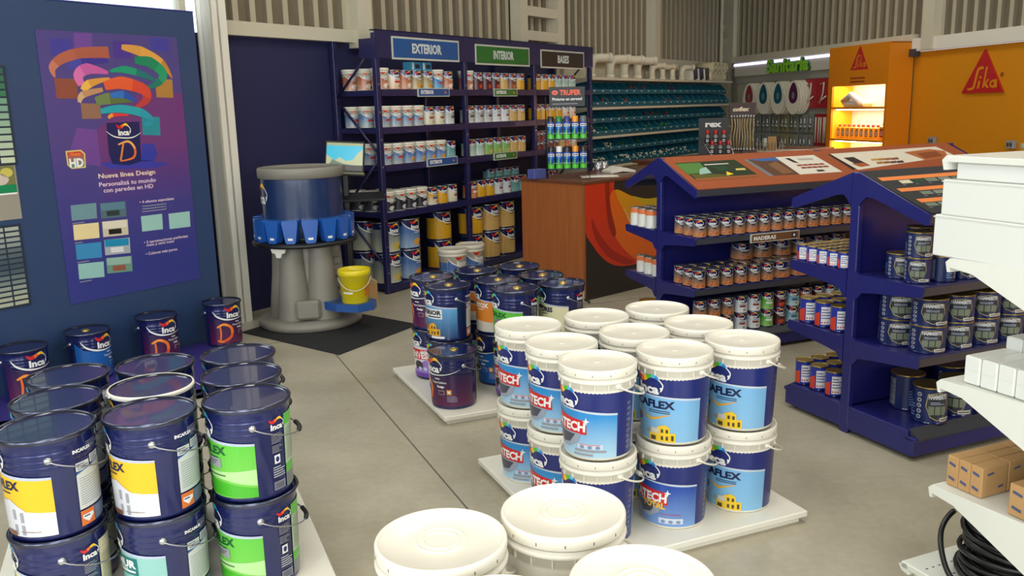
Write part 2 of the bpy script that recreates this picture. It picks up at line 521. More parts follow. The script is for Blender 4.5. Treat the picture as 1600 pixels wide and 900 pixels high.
def drum_lid(parent, cap=False, ring=None):
    b = MB(); b.lathe([(.136, .319), (.1455, .322), (.147, .330), (.1435, .3345), (.139, .331), (.137, .3265), (.02, .3265), (0.0001, .3265)], M_dlid, 48)
    b.lathe([(.146, .318), (.1485, .323), (.149, .330), (.1455, .3352), (.142, .334)], M_rim if not ring else ring, 48, cap=False)
    o = b.build('lid', parent)
    if cap:
        b = MB(); b.lathe([(.027, .3265), (.027, .331), (.024, .334), (.017, .334), (.015, .331), (0.0001, .331)], M_gold, 20, cx=.0, cy=.01)
        c = b.build('spout_cap', o); c['label'] = 'small round gold cap in the lid'
    if ring:
        b = MB()
        mp = [( .1525*math.sin(R(u)), -.1525*math.cos(R(u)), .325) for u in range(-22, 24, 4)]
        b.tube(mp, .0055, M_steel, 8); b.box(-.012, .03, -.162, -.152, .318, .333, M_steel)
        b.build('locking_lever', o)
    return o


def bail(parent, ear, R0, zE, drop, m, wr, out, gripm, gr, grip_len=24):
    for e in (ear, ear+180):
        b = MB(); b.X = Matrix.Rotation(R(e), 4, 'Z')
        b.X = b.X @ Matrix.Translation((0, -R0+.001, zE)) @ Matrix.Rotation(PI/2, 4, 'X')
        b.lathe([(.013, 0), (.013, .003), (.008, .007), (.003, .009), (.0001, .009)], M_steel if gripm is M_blackp else m, 14)
        b.build('handle_ear', parent)
    pts = []
    for i in range(25):
        t = PI*i/24; u = R(ear)+t; rr = R0+.008+out*math.sin(t)
        pts.append((rr*math.sin(u), -rr*math.cos(u), zE-drop*math.sin(t)**.85))
    b = MB(); b.tube(pts, wr, m, 6); h = b.build('handle', parent)
    b = MB(); b.tube(pts[10:15], gr, gripm, 8); b.build('grip', h)
    return h


def drum_label(kind, parent):
    r = lambda z: drum_r(z)+.0012
    A = Art(wrap(r, .0008), 6.0); A.ax = .139*PI/180   # one degree of wrap in metres
    z0, z1 = .018, .298; S = lambda v: z0+(z1-z0)*v
    def wave(col, v=.70):
        # lower field with a rising curved top edge and a pale swoosh line
        A.poly([(-88, S(0)), (85, S(0)), (85, S(v-.03)), (40, S(v)), (0, S(v+.035)), (-40, S(v)), (-88, S(v-.05))], col, 1)
        A.stroke([(-88, S(v-.05)), (-40, S(v)), (0, S(v+.035)), (40, S(v)), (85, S(v-.03))], [.001, .0025, .004, .005, .004], ink(180, 188, 210), 2, 5)
    if kind in ('design', 'sublime'):
        low = gradient('purple_label', (92, 28, 74), (44, 24, 74), .02, .2) if kind == 'design' else ink(24, 92, 168)
        A.rect(-80, 112, S(0), S(.66), low, 1)
        A.poly([(-80, S(.66)), (-80, S(.9)), (-55, S(.72)), (-10, S(.64)), (60, S(.7)), (112, S(.66))], low, 1)
        A.stroke([(-62, S(.93)), (-48, S(.78)), (-20, S(.685)), (15, S(.675)), (50, S(.72)), (75, S(.8))], [.002, .006, .006, .003, .002, .0006], I_W, 2, 6)
        inca_logo(A, 4, S(.735), .040)
        if kind == 'design':
            A.stroke([(-52, S(.48)), (-30, S(.56)), (-8, S(.44)), (-10, S(.2)), (-38, S(.08)), (-54, S(.12))], [.006, .009, .011, .011, .009, .005], [ink(250, 150, 50), ink(240, 120, 30), ink(226, 90, 30), ink(240, 120, 30)], 3, 5)
            A.stroke([(-42, S(.5)), (-41, S(.3)), (-45, S(.08))], [.006, .007, .006], ink(236, 112, 34), 3, 5)
        A.text('incalex', 8, S(.585), .009, I_W, 3)
        A.text('Toque Sublime', -4, S(.5), .0125, I_W, 3); A.text('Design' if kind == 'design' else 'Mate', 14, S(.41), .0125, I_W, 3)
        A.rect(18, 34, S(.26), S(.345), I_W, 3); A.rect(18.6, 33.4, S(.265), S(.34), low, 4)
        A.rect(40, 52, S(.26), S(.37), ink(236, 160, 60), 3); A.rect(43, 49, S(.29), S(.34), I_W, 4)
        A.fine(40, 66, S(.1), S(.24), 5, ink(180, 170, 200), 3, .3)
    else:
        low = {'yellow': ink(232, 186, 36), 'green': gradient('green_label', (120, 200, 80), (92, 190, 60), .02, .2), 'teal': ink(138, 190, 184),
               'creamy': ink(226, 222, 180), 'seablue': gradient('seablue_label', (40, 74, 120), (96, 158, 206), .02, .2), 'orange': ink(224, 132, 40), 'frent': ink(226, 222, 232)}[kind]
        wave(low)
        inca_logo(A, 0, S(.755), .038, True)
        nm, nc = {'yellow': ('INCAFLEX', I_DN), 'green': ('INCALEX', ink(20, 90, 40)), 'teal': ('', I_W), 'creamy': ('INTERIORES', I_DN), 'seablue': ('', I_W),
                  'orange': ('SINTETOX', I_W), 'frent': ('', I_W)}[kind]
        if nm: A.text(nm, 44, S(.555), .027, nc, 3, w=78, align='r')
        A.fine(8, 40, S(.49), S(.53), 1, nc, 3, .4)
        if kind == 'yellow':
            A.poly([(-88, S(0)), (85, S(0)), (85, S(.27)), (40, S(.31)), (0, S(.33)), (-40, S(.31)), (-88, S(.27))], ink(236, 236, 236), 2)
            A.poly([(0, S(0)), (2, S(.4)), (26, S(.43)), (54, S(.28)), (57, S(0))], ink(206, 208, 214), 3)
            for wx, wy in ((28, .2), (40, .17), (28, .02), (40, 0.02)): A.rect(wx, wx+5, S(wy), S(wy+.12), ink(150, 152, 160), 4)
            A.rect(10, 30, S(0), S(.06), ink(120, 80, 60), 5); A.rect(38, 66, S(.055), S(.065), ink(150, 130, 120), 5)
        if kind == 'green':
            A.poly([(-88, S(.06)), (85, S(0)), (85, S(.12)), (40, S(.19)), (-10, S(.22)), (-88, S(.16))], ink(70, 176, 40), 2)
            A.poly([(-88, S(.2)), (-10, S(.25)), (40, S(.225)), (85, S(.15)), (85, S(.36)), (30, S(.33)), (-88, S(.3))], ink(176, 220, 150), 2)
            A.rect(2, 34, S(.38), S(.5), I_GY, 3); A.fine(4, 28, S(.4), S(.48), 3, I_BK, 4, .3); A.fine(4, 40, S(.27), S(.295), 1, ink(30, 90, 30), 4, .5)
        if kind in ('teal', 'seablue'):
            tg = ink(28, 116, 116) if kind == 'teal' else ink(222, 224, 226)
            A.rect(-60, 46, S(.44), S(.66), tg, 3)
            A.text('INCAMUR' if kind == 'teal' else 'EXTERIOR', 44, S(.535), .026, I_W if kind == 'teal' else I_BK, 4, w=86, align='r')
            A.fine(0, 42, S(.46), S(.51), 1, I_W if kind == 'teal' else I_BK, 4, .5)
        if kind == 'seablue':
            house(A, -14, S(.06), .085, ink(234, 172, 40), ink(180, 120, 40)); A.rect(10, 50, S(.0), S(.05), I_W, 3)
        if kind == 'orange': A.poly([(-88, S(0)), (85, S(0)), (85, S(.2)), (0, S(.25)), (-88, S(.2))], ink(214, 206, 190), 2)
        if kind == 'frent':
            A.rect(-60, 85, S(0), S(.1), ink(104, 60, 160), 2); A.rect(-50, 45, S(.42), S(.66), I_RD, 3)
            A.text('FRENTES', 43, S(.45), .04, I_W, 4, w=88, align='r'); A.text('Lavable', 20, S(.6), .012, I_W, 4)
            A.poly([(-20, S(.1)), (30, S(.4)), (60, S(.42)), (70, S(.1))], ink(150, 120, 200), 3); A.ell(10, S(.28), 16, .03, ink(60, 50, 60), 4)
            for k in range(3): A.ell(16+k*17, S(.2), 6, .013, ink(190, 200, 220), 5)
        if kind == 'creamy': A.poly([(-88, S(0)), (85, S(0)), (85, S(.14)), (0, S(.2)), (-88, S(.14))], ink(206, 196, 140), 2)
    # the second wordmark, instructions and back panel past the handle ear
    if kind in ('green', 'creamy', 'design', 'sublime', 'orange', 'frent'):
        if kind not in ('design', 'sublime'):
            inca_logo(A, 120, S(.8), .019)
            A.fine(109, 128, S(.62), S(.75), 6, I_GY, 2, .35); A.fine(109, 128, S(.5), S(.6), 5, I_GY, 2, .35)
            A.rect(112, 122, S(.36), S(.47), I_W, 2); A.ell(117, S(.415), 3, .01, I_NV, 3); A.fine(109, 130, S(.18), S(.33), 5, ink(190, 190, 200), 2, .45)
            A.rect(109, 130, S(.02), S(.13), ink(130, 134, 150), 2); A.fine(111, 127, S(.04), S(.11), 3, I_BK, 3, .35)
        bc = low if kind == 'green' else ink(214, 208, 170)
        A.rect(134, 200, S(.0), S(.95), ink(186, 206, 176) if kind == 'green' else bc, 1)
        if kind == 'green':
            A.rect(134, 200, S(.8), S(.95), ink(92, 190, 60), 2); A.rect(134, 200, S(0), S(.18), ink(120, 126, 130), 2); A.rect(134, 160, S(.18), S(.3), ink(92, 190, 60), 2)
        elif kind in ('design', 'sublime'): A.rect(136, 160, S(.04), S(.3), ink(226, 130, 60), 2)
        A.fine(137, 196, S(.34), S(.76), 16, ink(120, 126, 116), 3, .25)
    else:
        A.text('INCAFLEX' if kind == 'yellow' else 'INCAMUR', 113, S(.88), .0105, I_W, 2)
        A.fine(134, 156, S(.88), S(.97), 4, I_GY, 2, .3)
        A.rect(115, 136, S(.66), S(.76), ink(206, 212, 210), 2); A.rect(138, 160, S(.7), S(.8), ink(206, 212, 210), 2)
        A.fine(117, 134, S(.67), S(.75), 3, I_NV, 3, .3); A.fine(140, 158, S(.71), S(.79), 3, I_NV, 3, .3)
        A.poly([(115, S(.2)), (190, S(.2)), (190, S(.74)), (136, S(.67)), (115, S(.62))], ink(206, 212, 210), 1)
        A.stroke([(115, S(.635)), (136, S(.675)), (190, S(.745))], .0018, ink(50, 110, 190), 3, 3)
        A.fine(118, 180, S(.24), S(.58), 12, ink(120, 130, 140), 2, .22)
        A.rect(115, 137, S(0), S(.18), ink(222, 118, 50), 2); A.poly([(117.5, S(.09)), (126, S(.03)), (134.5, S(.09)), (134.5, S(.13)), (117.5, S(.13))], I_W, 3); A.fine(119, 133, S(.095), S(.12), 1, I_NV, 4, .6)
        A.rect(137, 190, S(0), S(.18), ink(90, 108, 140), 2); A.fine(139, 188, S(.02), S(.16), 8, ink(160, 170, 190), 3, .3)
    o = A.b.build('label', parent, keep=True); return o


def drum_proto(kind, cap=False, ring=None):
    def fn():
        t = thing('paint_drum', '', 'paint drum')
        drum_body(t); drum_lid(t, cap, ring); drum_label(kind, t)
        bail(t, 84, .140, .262, .062, M_wire, .0024, .022, M_blackp, .0085)
        return t
    return Proto(fn)


DRUM = {}


def drum(kind, p, a, label, group=None, cap=False, ring=None):
    k = (kind, cap, bool(ring))
    if k not in DRUM: DRUM[k] = drum_proto(kind, cap, ring)
    return DRUM[k].put(p, face(p, a), label, group)


def pail_r(z): return .1335+.0135*min(1, max(0, z)/.29)


def pail_proto(kind):
    def fn():
        t = thing('paint_pail', '', 'paint pail')
        b = MB(); r = pail_r
        b.lathe([(.126, .006), (.131, 0), (.1335, .005), (r(.05), .05), (r(.27), .27), (r(.29)+.001, .283), (r(.29)+.001, .291), (r(.3)+.003, .292), (r(.3)+.003, .312),
                 (.157, .314), (.1585, .319), (.157, .325), (.149, .328), (.149, .35), (.146, .352), (.0001, .35)], M_white, 56)
        for k in range(18):
            u = 2*PI*k/18; x, y = .1505*math.sin(u), -.1505*math.cos(u)
            b.X = Matrix.Rotation(u, 4, 'Z'); b.box(-.0015, .0015, -.155, -.147, .292, .315, M_white); b.X = Matrix.Identity(4)
        b.build('pail_body', t)
        b = MB()
        b.lathe([(.1515, .336), (.1545, .3345), (.1565, .340), (.1565, .364), (.1545, .369), (.151, .3705), (.1475, .3695), (.1455, .363), (.143, .3605), (.05, .3615), (.0001, .3615)], M_white, 56, cap=False)
        if kind == 'plain':
            b.lathe([(.062, .3612), (.0605, .3645), (.057, .3645), (.0555, .3612)], M_white, 40, cap=False)
            b.lathe([(.044, .3612), (.0425, .3645), (.039, .3645), (.0375, .3612)], M_white, 40, cap=False)
        else:
            b.lathe([(.012, .3613), (.010, .363), (.0001, .363)], M_white, 16, cap=False)
        for k in range(14):
            u = 2*PI*k/14+.1; b.X = Matrix.Rotation(u, 4, 'Z'); b.box(-.0014, .0014, -.1572, -.1555, .345, .353, mat('tab_slot', (120, 116, 104), .6)); b.X = Matrix.Identity(4)
        b.build('lid', t)
        rr = lambda z: pail_r(z)+.0008
        A = Art(wrap(rr, .0008), 6.0); A.ax = .141*PI/180
        z0, z1 = .012, .282; S = lambda v: z0+(z1-z0)*v
        if kind == 'plain':
            A.rect(-8, 42, S(.55), S(.8), I_BK, 1); A.fine(-2, 34, S(.6), S(.75), 3, ink(140, 150, 90), 2, .4); A.fine(-60, -44, S(.6), S(.9), 9, ink(110, 110, 105), 2, .4)
        else:
            A.rect(-180, 180, S(0), S(1), I_NV, 0)
            col = {'tech': gradient('tech_label', (176, 212, 232), (44, 140, 206), .01, .18), 'total': gradient('total_label', (120, 160, 214), (40, 78, 168), .01, .18), 'flex': gradient('flex_label', (134, 186, 222), (120, 178, 222), .01, .18)}[kind]
            A.poly([(-100, S(0)), (96, S(0)), (96, S(.66)), (60, S(.69)), (20, S(.71)), (-30, S(.7)), (-100, S(.64))], col, 1)
            A.stroke([(-100, S(.64)), (-30, S(.7)), (20, S(.71)), (60, S(.69)), (96, S(.66))], [.001, .002, .003, .0045, .004], ink(196, 206, 218), 2, 5)
            inca_logo(A, 8, S(.75), .037, True, x=1.05)
            if kind == 'flex':
                A.text('INCAFLEX', 52, S(.53), .031, I_DN, 3, w=98, align='r')
                A.fine(6, 44, S(.44), S(.5), 2, I_DN, 3, .4)
                A.stroke([(-12, S(.42)), (8, S(.35)), (18, S(.36)), (44, S(.44))], [.001, .006, .005, .001], ink(226, 170, 50), 3, 5)
                house(A, 6, S(.0), .078, ink(236, 196, 40), ink(206, 202, 190))
                A.ell(-22, S(.32), 9, .02, ink(30, 60, 110), 3); A.poly([(-2, S(.12)), (6, S(.2)), (7, S(.1))], ink(160, 150, 120), 3)
            else:
                A.poly([(-60, S(.36)), (46, S(.35)), (46, S(.56)), (-60, S(.66))], I_RD, 3)
                A.text('INCATECH', 44, S(.4), .036, I_W, 5, w=96, align='r', shear=.08)
                A.poly([(-40, S(.37)), (36, S(.36)), (30, S(.22)), (12, S(.12)), (-10, S(.12))], ink(150, 160, 176), 4); A.poly([(-30, S(.34)), (26, S(.34)), (14, S(.2)), (-6, S(.16))], ink(70, 74, 90), 5)
                A.poly([(46, S(.62)), (47.5, S(.575)), (52, S(.56)), (47.5, S(.545)), (46, S(.5)), (44.5, S(.545)), (40, S(.56)), (44.5, S(.575))], I_W, 6)
                if kind == 'total': A.text('TOTAL', 42, S(.29), .026, ink(250, 190, 40), 6, w=44, align='r')
                if kind == 'tech':
                    A.rect(24, 78, S(.085), S(.12), I_GY, 3); A.rect(22, 56, S(.025), S(.06), I_GY, 3)
                A.rect(30, 72, S(.05) if kind == 'total' else S(.135), S(.14) if kind == 'total' else S(.21), ink(206, 214, 226), 4)
                for k in range(3): A.ell(38+13*k, S(.085) if kind == 'total' else S(.165), 4, .007, ink(120, 140, 180), 5)
                A.fine(32, 68, S(.19), S(.21), 1, I_RD, 5, .4)
            for k in range(9): A.fine(116, 126, S(.08+.085*k), S(.13+.085*k), 2, I_GY, 2, .4)
            A.rect(134, 205, S(.05), S(.92), ink(170, 190, 214), 1); A.fine(138, 200, S(.1), S(.86), 20, ink(60, 80, 130), 2, .3)
        A.b.build('label', t, keep=True)
        bail(t, 96, .1505, .302, .075, M_white, .0042, .03, M_white, .009)
        return t
    return Proto(fn)


PAIL = {}


def pail(kind, p, a, label, group=None):
    if kind not in PAIL: PAIL[kind] = pail_proto(kind)
    return PAIL[kind].put(p, face(p, a), label, group)


def pallet(x0, x1, y0, y1, h, label):
    t = thing('display_platform', label, 'platform', W('G', (x0+x1)/2, (y0+y1)/2), rz('G'), None)
    w, d = (x1-x0)/2, (y1-y0)/2
    b = MB(); b.box(-w, w, -d, d, h-.028, h, M_white2, .004); b.build('top_board', t)
    b = MB()
    b.box(-w+.025, w-.025, -d+.025, -d+.045, 0, h-.028, M_white2); b.box(-w+.025, w-.025, d-.045, d-.025, 0, h-.028, M_white2)
    b.box(-w+.025, -w+.045, -d+.045, d-.045, 0, h-.028, M_white2); b.box(w-.045, w-.025, -d+.045, d-.045, 0, h-.028, M_white2)
    b.build('plinth_frame', t)
    return t


PH = .055
pallet(1.46, 2.55, 4.52, 5.62, PH, 'low white display platform under the dark drums in the middle')
pallet(1.42, 2.49, 2.71, 3.88, PH, 'low white display platform under the white-lidded pails beside the blue shelves')
pallet(-.62, .50, 2.2, 3.86, .16, 'white display platform under the dark drums at the left front')
pallet(.55, 1.36, 1.28, 2.2, PH, 'white display platform under the plain white pails at the front')

# centre pails: kinds read from the photograph, columns left to right, rows back to front
HP = .3725
gy = (3.60, 3.25, 2.93); gx = (1.59, 1.95, 2.29)
kindT = {(0, 0): 'tech', (0, 1): 'tech', (0, 2): 'tech', (1, 0): 'tech', (1, 1): 'flex', (1, 2): 'flex', (2, 0): 'flex', (2, 1): 'flex', (2, 2): 'flex'}
kindB = {(0, 0): 'tech', (0, 1): 'tech', (0, 2): 'tech', (1, 2): 'total', (2, 2): 'flex'}
dsc = {'tech': 'white-lidded pail with red INCATECH tag', 'flex': 'white-lidded pail with yellow house and INCAFLEX', 'total': 'white-lidded pail reading TECH TOTAL'}
cn = ('left', 'middle', 'right'); rn = ('back', 'middle', 'front')
for i in range(3):
    for j in range(3):
        p0 = W('G', gx[i], gy[j], PH); a = {0: -64, 1: -50, 2: -50}[i]
        kb = kindB.get((i, j), 'flex')
        pail(kb, p0, a + (-4 if (i, j) == (1, 2) else 3), '%s, lower one, %s row, %s column of white-lidded stacks' % (dsc[kb], rn[j], cn[i]), 'white-lidded pails on the centre platform')
        p1 = W('G', gx[i], gy[j], PH+HP-.003)
        kt = kindT[(i, j)]
        pail(kt, p1, a, '%s, on top, %s row, %s column of stacks' % (dsc[kt], rn[j], cn[i]), 'white-lidded pails on the centre platform')
# plain white pails in front
for i, (x, y, w_) in enumerate(((.565, 1.815, 'rear left'), (.888, 1.82, 'rear right'), (.566, 1.46, 'front left'), (.892, 1.45, 'front right'))):
    g = 'plain white pails at the front'
    pail('plain', W('G', x, y, PH), -30, 'lower plain white pail under the %s one' % w_, g)
    pail('plain', W('G', x, y, PH+HP-.003), -30, 'top plain white pail with ringed lid, %s of the four' % w_, g)

# middle drums (gold caps)
HD = .3365
mk = {(0, 0): ('design', 'frent'), (0, 1): ('seablue', 'frent'), (1, 0): ('orange', 'teal'), (1, 1): ('orange', 'sublime'), (1, 2): ('green', 'frent'), (2, 0): ('teal', 'design'), (2, 1): ('creamy', 'green'), (2, 2): ('creamy', 'orange')}
dd = {'design': 'navy and purple paint drum', 'frent': 'lilac-bottomed drum with red FRENTES tag', 'seablue': 'sea-blue drum with yellow houses', 'orange': 'navy drum with orange label panel',
      'teal': 'navy drum with pale teal panel', 'green': 'navy drum with bright green panel', 'creamy': 'navy drum with cream panel', 'sublime': 'navy and mid-blue paint drum', 'yellow': 'navy drum with yellow and white panel'}
mx = (1.68, 2.01, 2.32); my = (5.34, 5.03, 4.73)
for (i, j), (kt, kb) in mk.items():
    a = -62 if i == 0 else -68
    drum(kb, W('G', mx[i], my[j]+(.06 if j == 0 and i else 0), PH), a, '%s, bottom of %s %s stack, middle platform' % (dd[kb], rn[j], cn[i]), 'gold-capped drums on the middle platform')
    drum(kt, W('G', mx[i], my[j]+(.06 if j == 0 and i else 0), PH+HD-.003), a, '%s, top of %s %s stack, middle platform' % (dd[kt], rn[j], cn[i]), 'gold-capped drums on the middle platform', cap=True)
drum('design', W('G', 1.60, 4.745, PH), -58, 'purple-bottomed drum with gold cap standing alone at the platform corner', None, cap=True)

# left drums
lx = (-.35, -.04, .275); ly = (3.61, 3.31, 3.01)
lk = {(0, 2): ('yellow', 'creamy'), (0, 1): ('yellow', 'teal'), (0, 0): ('yellow', 'teal'), (1, 2): ('yellow', 'teal'), (1, 1): ('sublime', 'yellow'), (1, 0): ('yellow', 'green'), (2, 2): ('green', 'green'), (2, 1): ('green', 'green'), (2, 0): ('seablue', 'green')}
for (i, j), (kt, kb) in lk.items():
    jx = {0: .02, 1: 0, 2: -.01}[j] if i != 2 else {0: .02, 1: 0, 2: -.015}[j]
    a = {0: -86, 1: -86, 2: -80}[i]
    drum(kb, W('G', lx[i]+jx, ly[j], .16), a, '%s, bottom of %s %s stack, left platform' % (dd[kb], rn[j], cn[i]), 'drums on the left platform')
    ring = M_white2 if (i, j) == (1, 1) else None
    lab = '%s, top of %s %s stack, left platform' % (dd[kt], rn[j], cn[i]) if not ring else 'navy open-head drum with a silver locking ring, centre of the left platform'
    drum(kt, W('G', lx[i]+jx, ly[j], .16+HD-.003), a, lab, 'drums on the left platform', ring=ring)

# purple low plinth and the four drums against the panel
M_purp = mat('purple_plinth', (58, 48, 128), .4, var=.04)
q = [W('G', .68, 5.83), W('G', -2.6, 5.55), W('A', .2, 5.78), W('A', 4.10, 5.78)]
q = [(v.x, v.y) for v in q]
b = MB(); b.prism(q, 'z', 0, .04, M_purp); o = b.build('display_plinth'); tag(o, 'low purple plinth on the floor in front of the blue poster panel', 'plinth')
for i, (x, y, z, k, w_) in enumerate(((33, 540, .375, 'design', 'at the far left edge, under the paint-chip board'), (135, 513, .375, 'sublime', 'second from left, under the poster'), (243, 490, .375, 'design', 'third from left, under the poster corner'), (345, 468, .375, 'design', 'rightmost, beside the white post'))):
    # measured positions on the plinth
    P = [(-3.132, 5.380), (-2.913, 5.790), (-2.598, 6.188), (-2.262, 6.622)][i]
    P = Vector((P[0]*.996, P[1]*.996, .04))
    drum(k, P, [30, 42, 32, 32][i], '%s %s, on the purple plinth' % ('blue drum with gold cap' if k == 'sublime' else 'purple drum with orange D', w_.split(',')[0]), 'drums along the poster panel', cap=(k == 'sublime'))


# ------------------------------------------------------------------ measuring helpers (a sight line met with a real plane of the shop)
def sight(px, py): return fw+rt*((px-800)/F)-up*((py-450)/F)


def on_wall(f, y, px, py):
    """point of the vertical plane y in frame f: returns (x along it, height)"""
    n = hd(FR[f]-90); d = sight(px, py); o = Vector((0, 0, H)); t = (y-o.dot(n))/d.dot(n); q = o+d*t
    return q.dot(hd(FR[f])), q.z


def on_plane2(O, ex, ey, px, py):
    n = ex.cross(ey); d = sight(px, py); c = Vector((0, 0, H)); t = (O-c).dot(n)/d.dot(n); q = c+d*t-O
    return q.dot(ex), q.dot(ey)


# ------------------------------------------------------------------ blue poster panel, poster, paint-chip boards
M_pan = mat('blue_panel_paint', (44, 66, 104), .42, coat=.15, var=.04)
t = thing('partition', 'tall dark blue partition behind the drums at the left', 'partition', W('A', 4.33, 5.85), rz('A'))
b = MB(); b.box(-6, 0, 0, .1, 0, 2.545, M_pan, .003); b.build('board', t)
b = MB(); b.box(-6, 0, -.004, .104, 2.545, 2.553, mat('panel_edge', (60, 60, 140), .4)); b.build('top_trim', t)
PX0, PY = 3.11, 5.848
t = thing('wall_poster', 'tall purple poster with paint ribbons whirling out of a can', 'poster', W('A', PX0, PY), rz('A'))
b = MB(); b.box(0, 1.05, -.003, 0, .525, 2.355, mat('poster_paper', (66, 56, 132), .35, coat=.2)); b.build('sheet', t)
A = Art(flat(.0004, -.0032))
def pq(px, py):
    x, z = on_wall('A', PY-.003, px, py); return (x-PX0, z)
def z8(*pts): return [pq(x/4.09, y/4.09) for x, y in pts]
up_bg = gradient('poster_ground', (52, 58, 134), (78, 66, 130), .7, 1.6, .35)
A.rect(0, 1.05, .525, 2.355, up_bg, 0)
A.poly([(.34, 1.14), (1.05, 1.14), (1.05, 1.95), (.7, 1.95), (.34, 1.7)], gradient('magenta_ground', (62, 61, 132), (108, 56, 118), 1.14, 1.6, .35), 1)
A.poly([(.1, 1.5), (.34, 1.45), (.34, 1.7), (.2, 1.72)], ink(110, 70, 146), 1)
for q4, c in ((((320, 245), (455, 250), (460, 360), (325, 355)), (66, 60, 150)), (((720, 260), (835, 265), (840, 375), (725, 370)), (74, 50, 140)), (((955, 240), (1075, 245), (1080, 330), (960, 320)), (64, 60, 150)),
              (((345, 500), (490, 505), (500, 630), (362, 630)), (142, 76, 60)), (((515, 660), (640, 662), (648, 758), (525, 760)), (146, 106, 84)), (((990, 505), (1100, 508), (1108, 625), (1000, 622)), (176, 126, 60)),
              (((905, 745), (1018, 748), (1026, 866), (912, 862)), (32, 140, 150)), (((470, 210), (585, 214), (590, 320), (475, 318)), (110, 70, 150)), (((1120, 630), (1160, 632), (1170, 730), (1128, 728)), (110, 50, 120))):
    A.poly(z8(*q4), ink(*c), 1.6)
def rib(pts, w, *cs): A.stroke(z8(*pts), [x/4.09*.0048 for x in w], [ink(*c) for c in cs], rib.L, 7); rib.L += .6
rib.L = 3
rib(((350, 495), (335, 430), (400, 372), (520, 340), (695, 335)), (3, 22, 28, 32, 34), (196, 120, 96), (178, 96, 74), (170, 90, 70))
rib(((430, 430), (520, 400), (690, 385)), (20, 24, 12), (70, 70, 160), (60, 50, 140))
rib(((775, 300), (900, 330), (1030, 400), (1100, 500)), (14, 32, 24, 3), (214, 152, 70), (222, 160, 70), (190, 130, 50))
rib(((860, 385), (960, 400), (1040, 470), (1010, 530), (940, 560)), (20, 34, 30, 20, 8), (20, 130, 90), (24, 150, 100), (20, 120, 100))
rib(((700, 455), (800, 445), (920, 480), (1000, 520)), (6, 22, 20, 8), (22, 150, 110), (18, 110, 110))
rib(((520, 545), (500, 480), (560, 440), (690, 465)), (20, 30, 32, 8), (214, 110, 170), (196, 90, 160))
rib(((530, 580), (570, 535), (700, 500)), (20, 24, 5), (236, 180, 80), (220, 150, 60))
rib(((505, 655), (530, 605), (655, 572)), (10, 20, 12), (206, 170, 130), (190, 140, 100))
rib(((610, 650), (700, 630), (860, 640)), (24, 34, 12), (110, 130, 80), (90, 110, 60))
rib(((705, 612), (790, 605), (862, 645)), (14, 22, 12), (40, 110, 190), (30, 80, 170))
rib(((665, 550), (780, 530), (920, 575), (930, 640), (860, 690)), (24, 38, 34, 26, 5), (226, 90, 50), (214, 70, 50), (190, 60, 60))
rib(((640, 712), (760, 695), (900, 720), (965, 770), (920, 800)), (14, 24, 26, 18, 12), (30, 160, 170), (30, 150, 170))
rib(((690, 755), (720, 735), (820, 735)), (8, 12, 5), (240, 150, 50), (220, 60, 60))
# the printed can
A.poly([pq(*p) for p in ((166, 192), (217, 190), (220, 252), (200, 258), (176, 256), (170, 240))], ink(22, 32, 86), 10)
A.poly([pq(*p) for p in ((155, 256), (176, 252), (225, 250), (266, 256), (240, 263), (170, 264))], ink(60, 60, 160), 2)
A.poly([pq(*p) for p in ((222, 225), (240, 224), (246, 240), (240, 252), (220, 252))], ink(50, 60, 160), 2)
x, z = pq(194, 211); A.ax = 1; A.base = 10; inca_logo(A, x, z, .038, x=.85); A.base = 0
A.stroke([pq(*p) for p in ((165, 205), (180, 214), (205, 215), (220, 207))], [.001, .004, .004, .001], I_W, 11, 5)
A.stroke([pq(*p) for p in ((184, 226), (200, 221), (210, 232), (208, 246), (188, 252))], [.005, .008, .009, .008, .004], [ink(240, 170, 90), ink(226, 110, 50)], 12, 5)
A.stroke([pq(*p) for p in ((192, 224), (190, 238), (188, 251))], .007, ink(230, 130, 60), 12, 4)
# HD badge
p = [pq(*q) for q in ((102, 236), (126, 234), (133, 240), (134, 262), (112, 264), (105, 258))]
A.poly(p, ink(226, 200, 110), 3); cx = sum(q[0] for q in p)/6; cz = sum(q[1] for q in p)/6
A.poly([(cx+(a-cx)*.86, cz+(c-cz)*.86) for a, c in p], gradient('badge', (20, 140, 130), (210, 60, 40), cz-.06, cz+.06), 4)
A.text('HD', cx, cz-.05, .055, I_W, 5, w=.1, align='c'); A.text('Nueva', cx, cz+.025, .022, ink(240, 120, 60), 5, w=.07, align='c')
def line(s, x0, y0, x1, y1, h, m):
    a = pq(x0, y0); c = pq(x1, y1); A.text(s, a[0], a[1], h, m, 3, w=c[0]-a[0])
I_PK = ink(226, 200, 214)
line('Nueva línea Design', 154, 279, 243, 276, .032, ink(240, 214, 190)); line('Personalizá tu mundo', 155, 292, 244, 286, .030, I_PK); line('con paredes en HD', 162, 301, 240, 296, .030, I_PK)
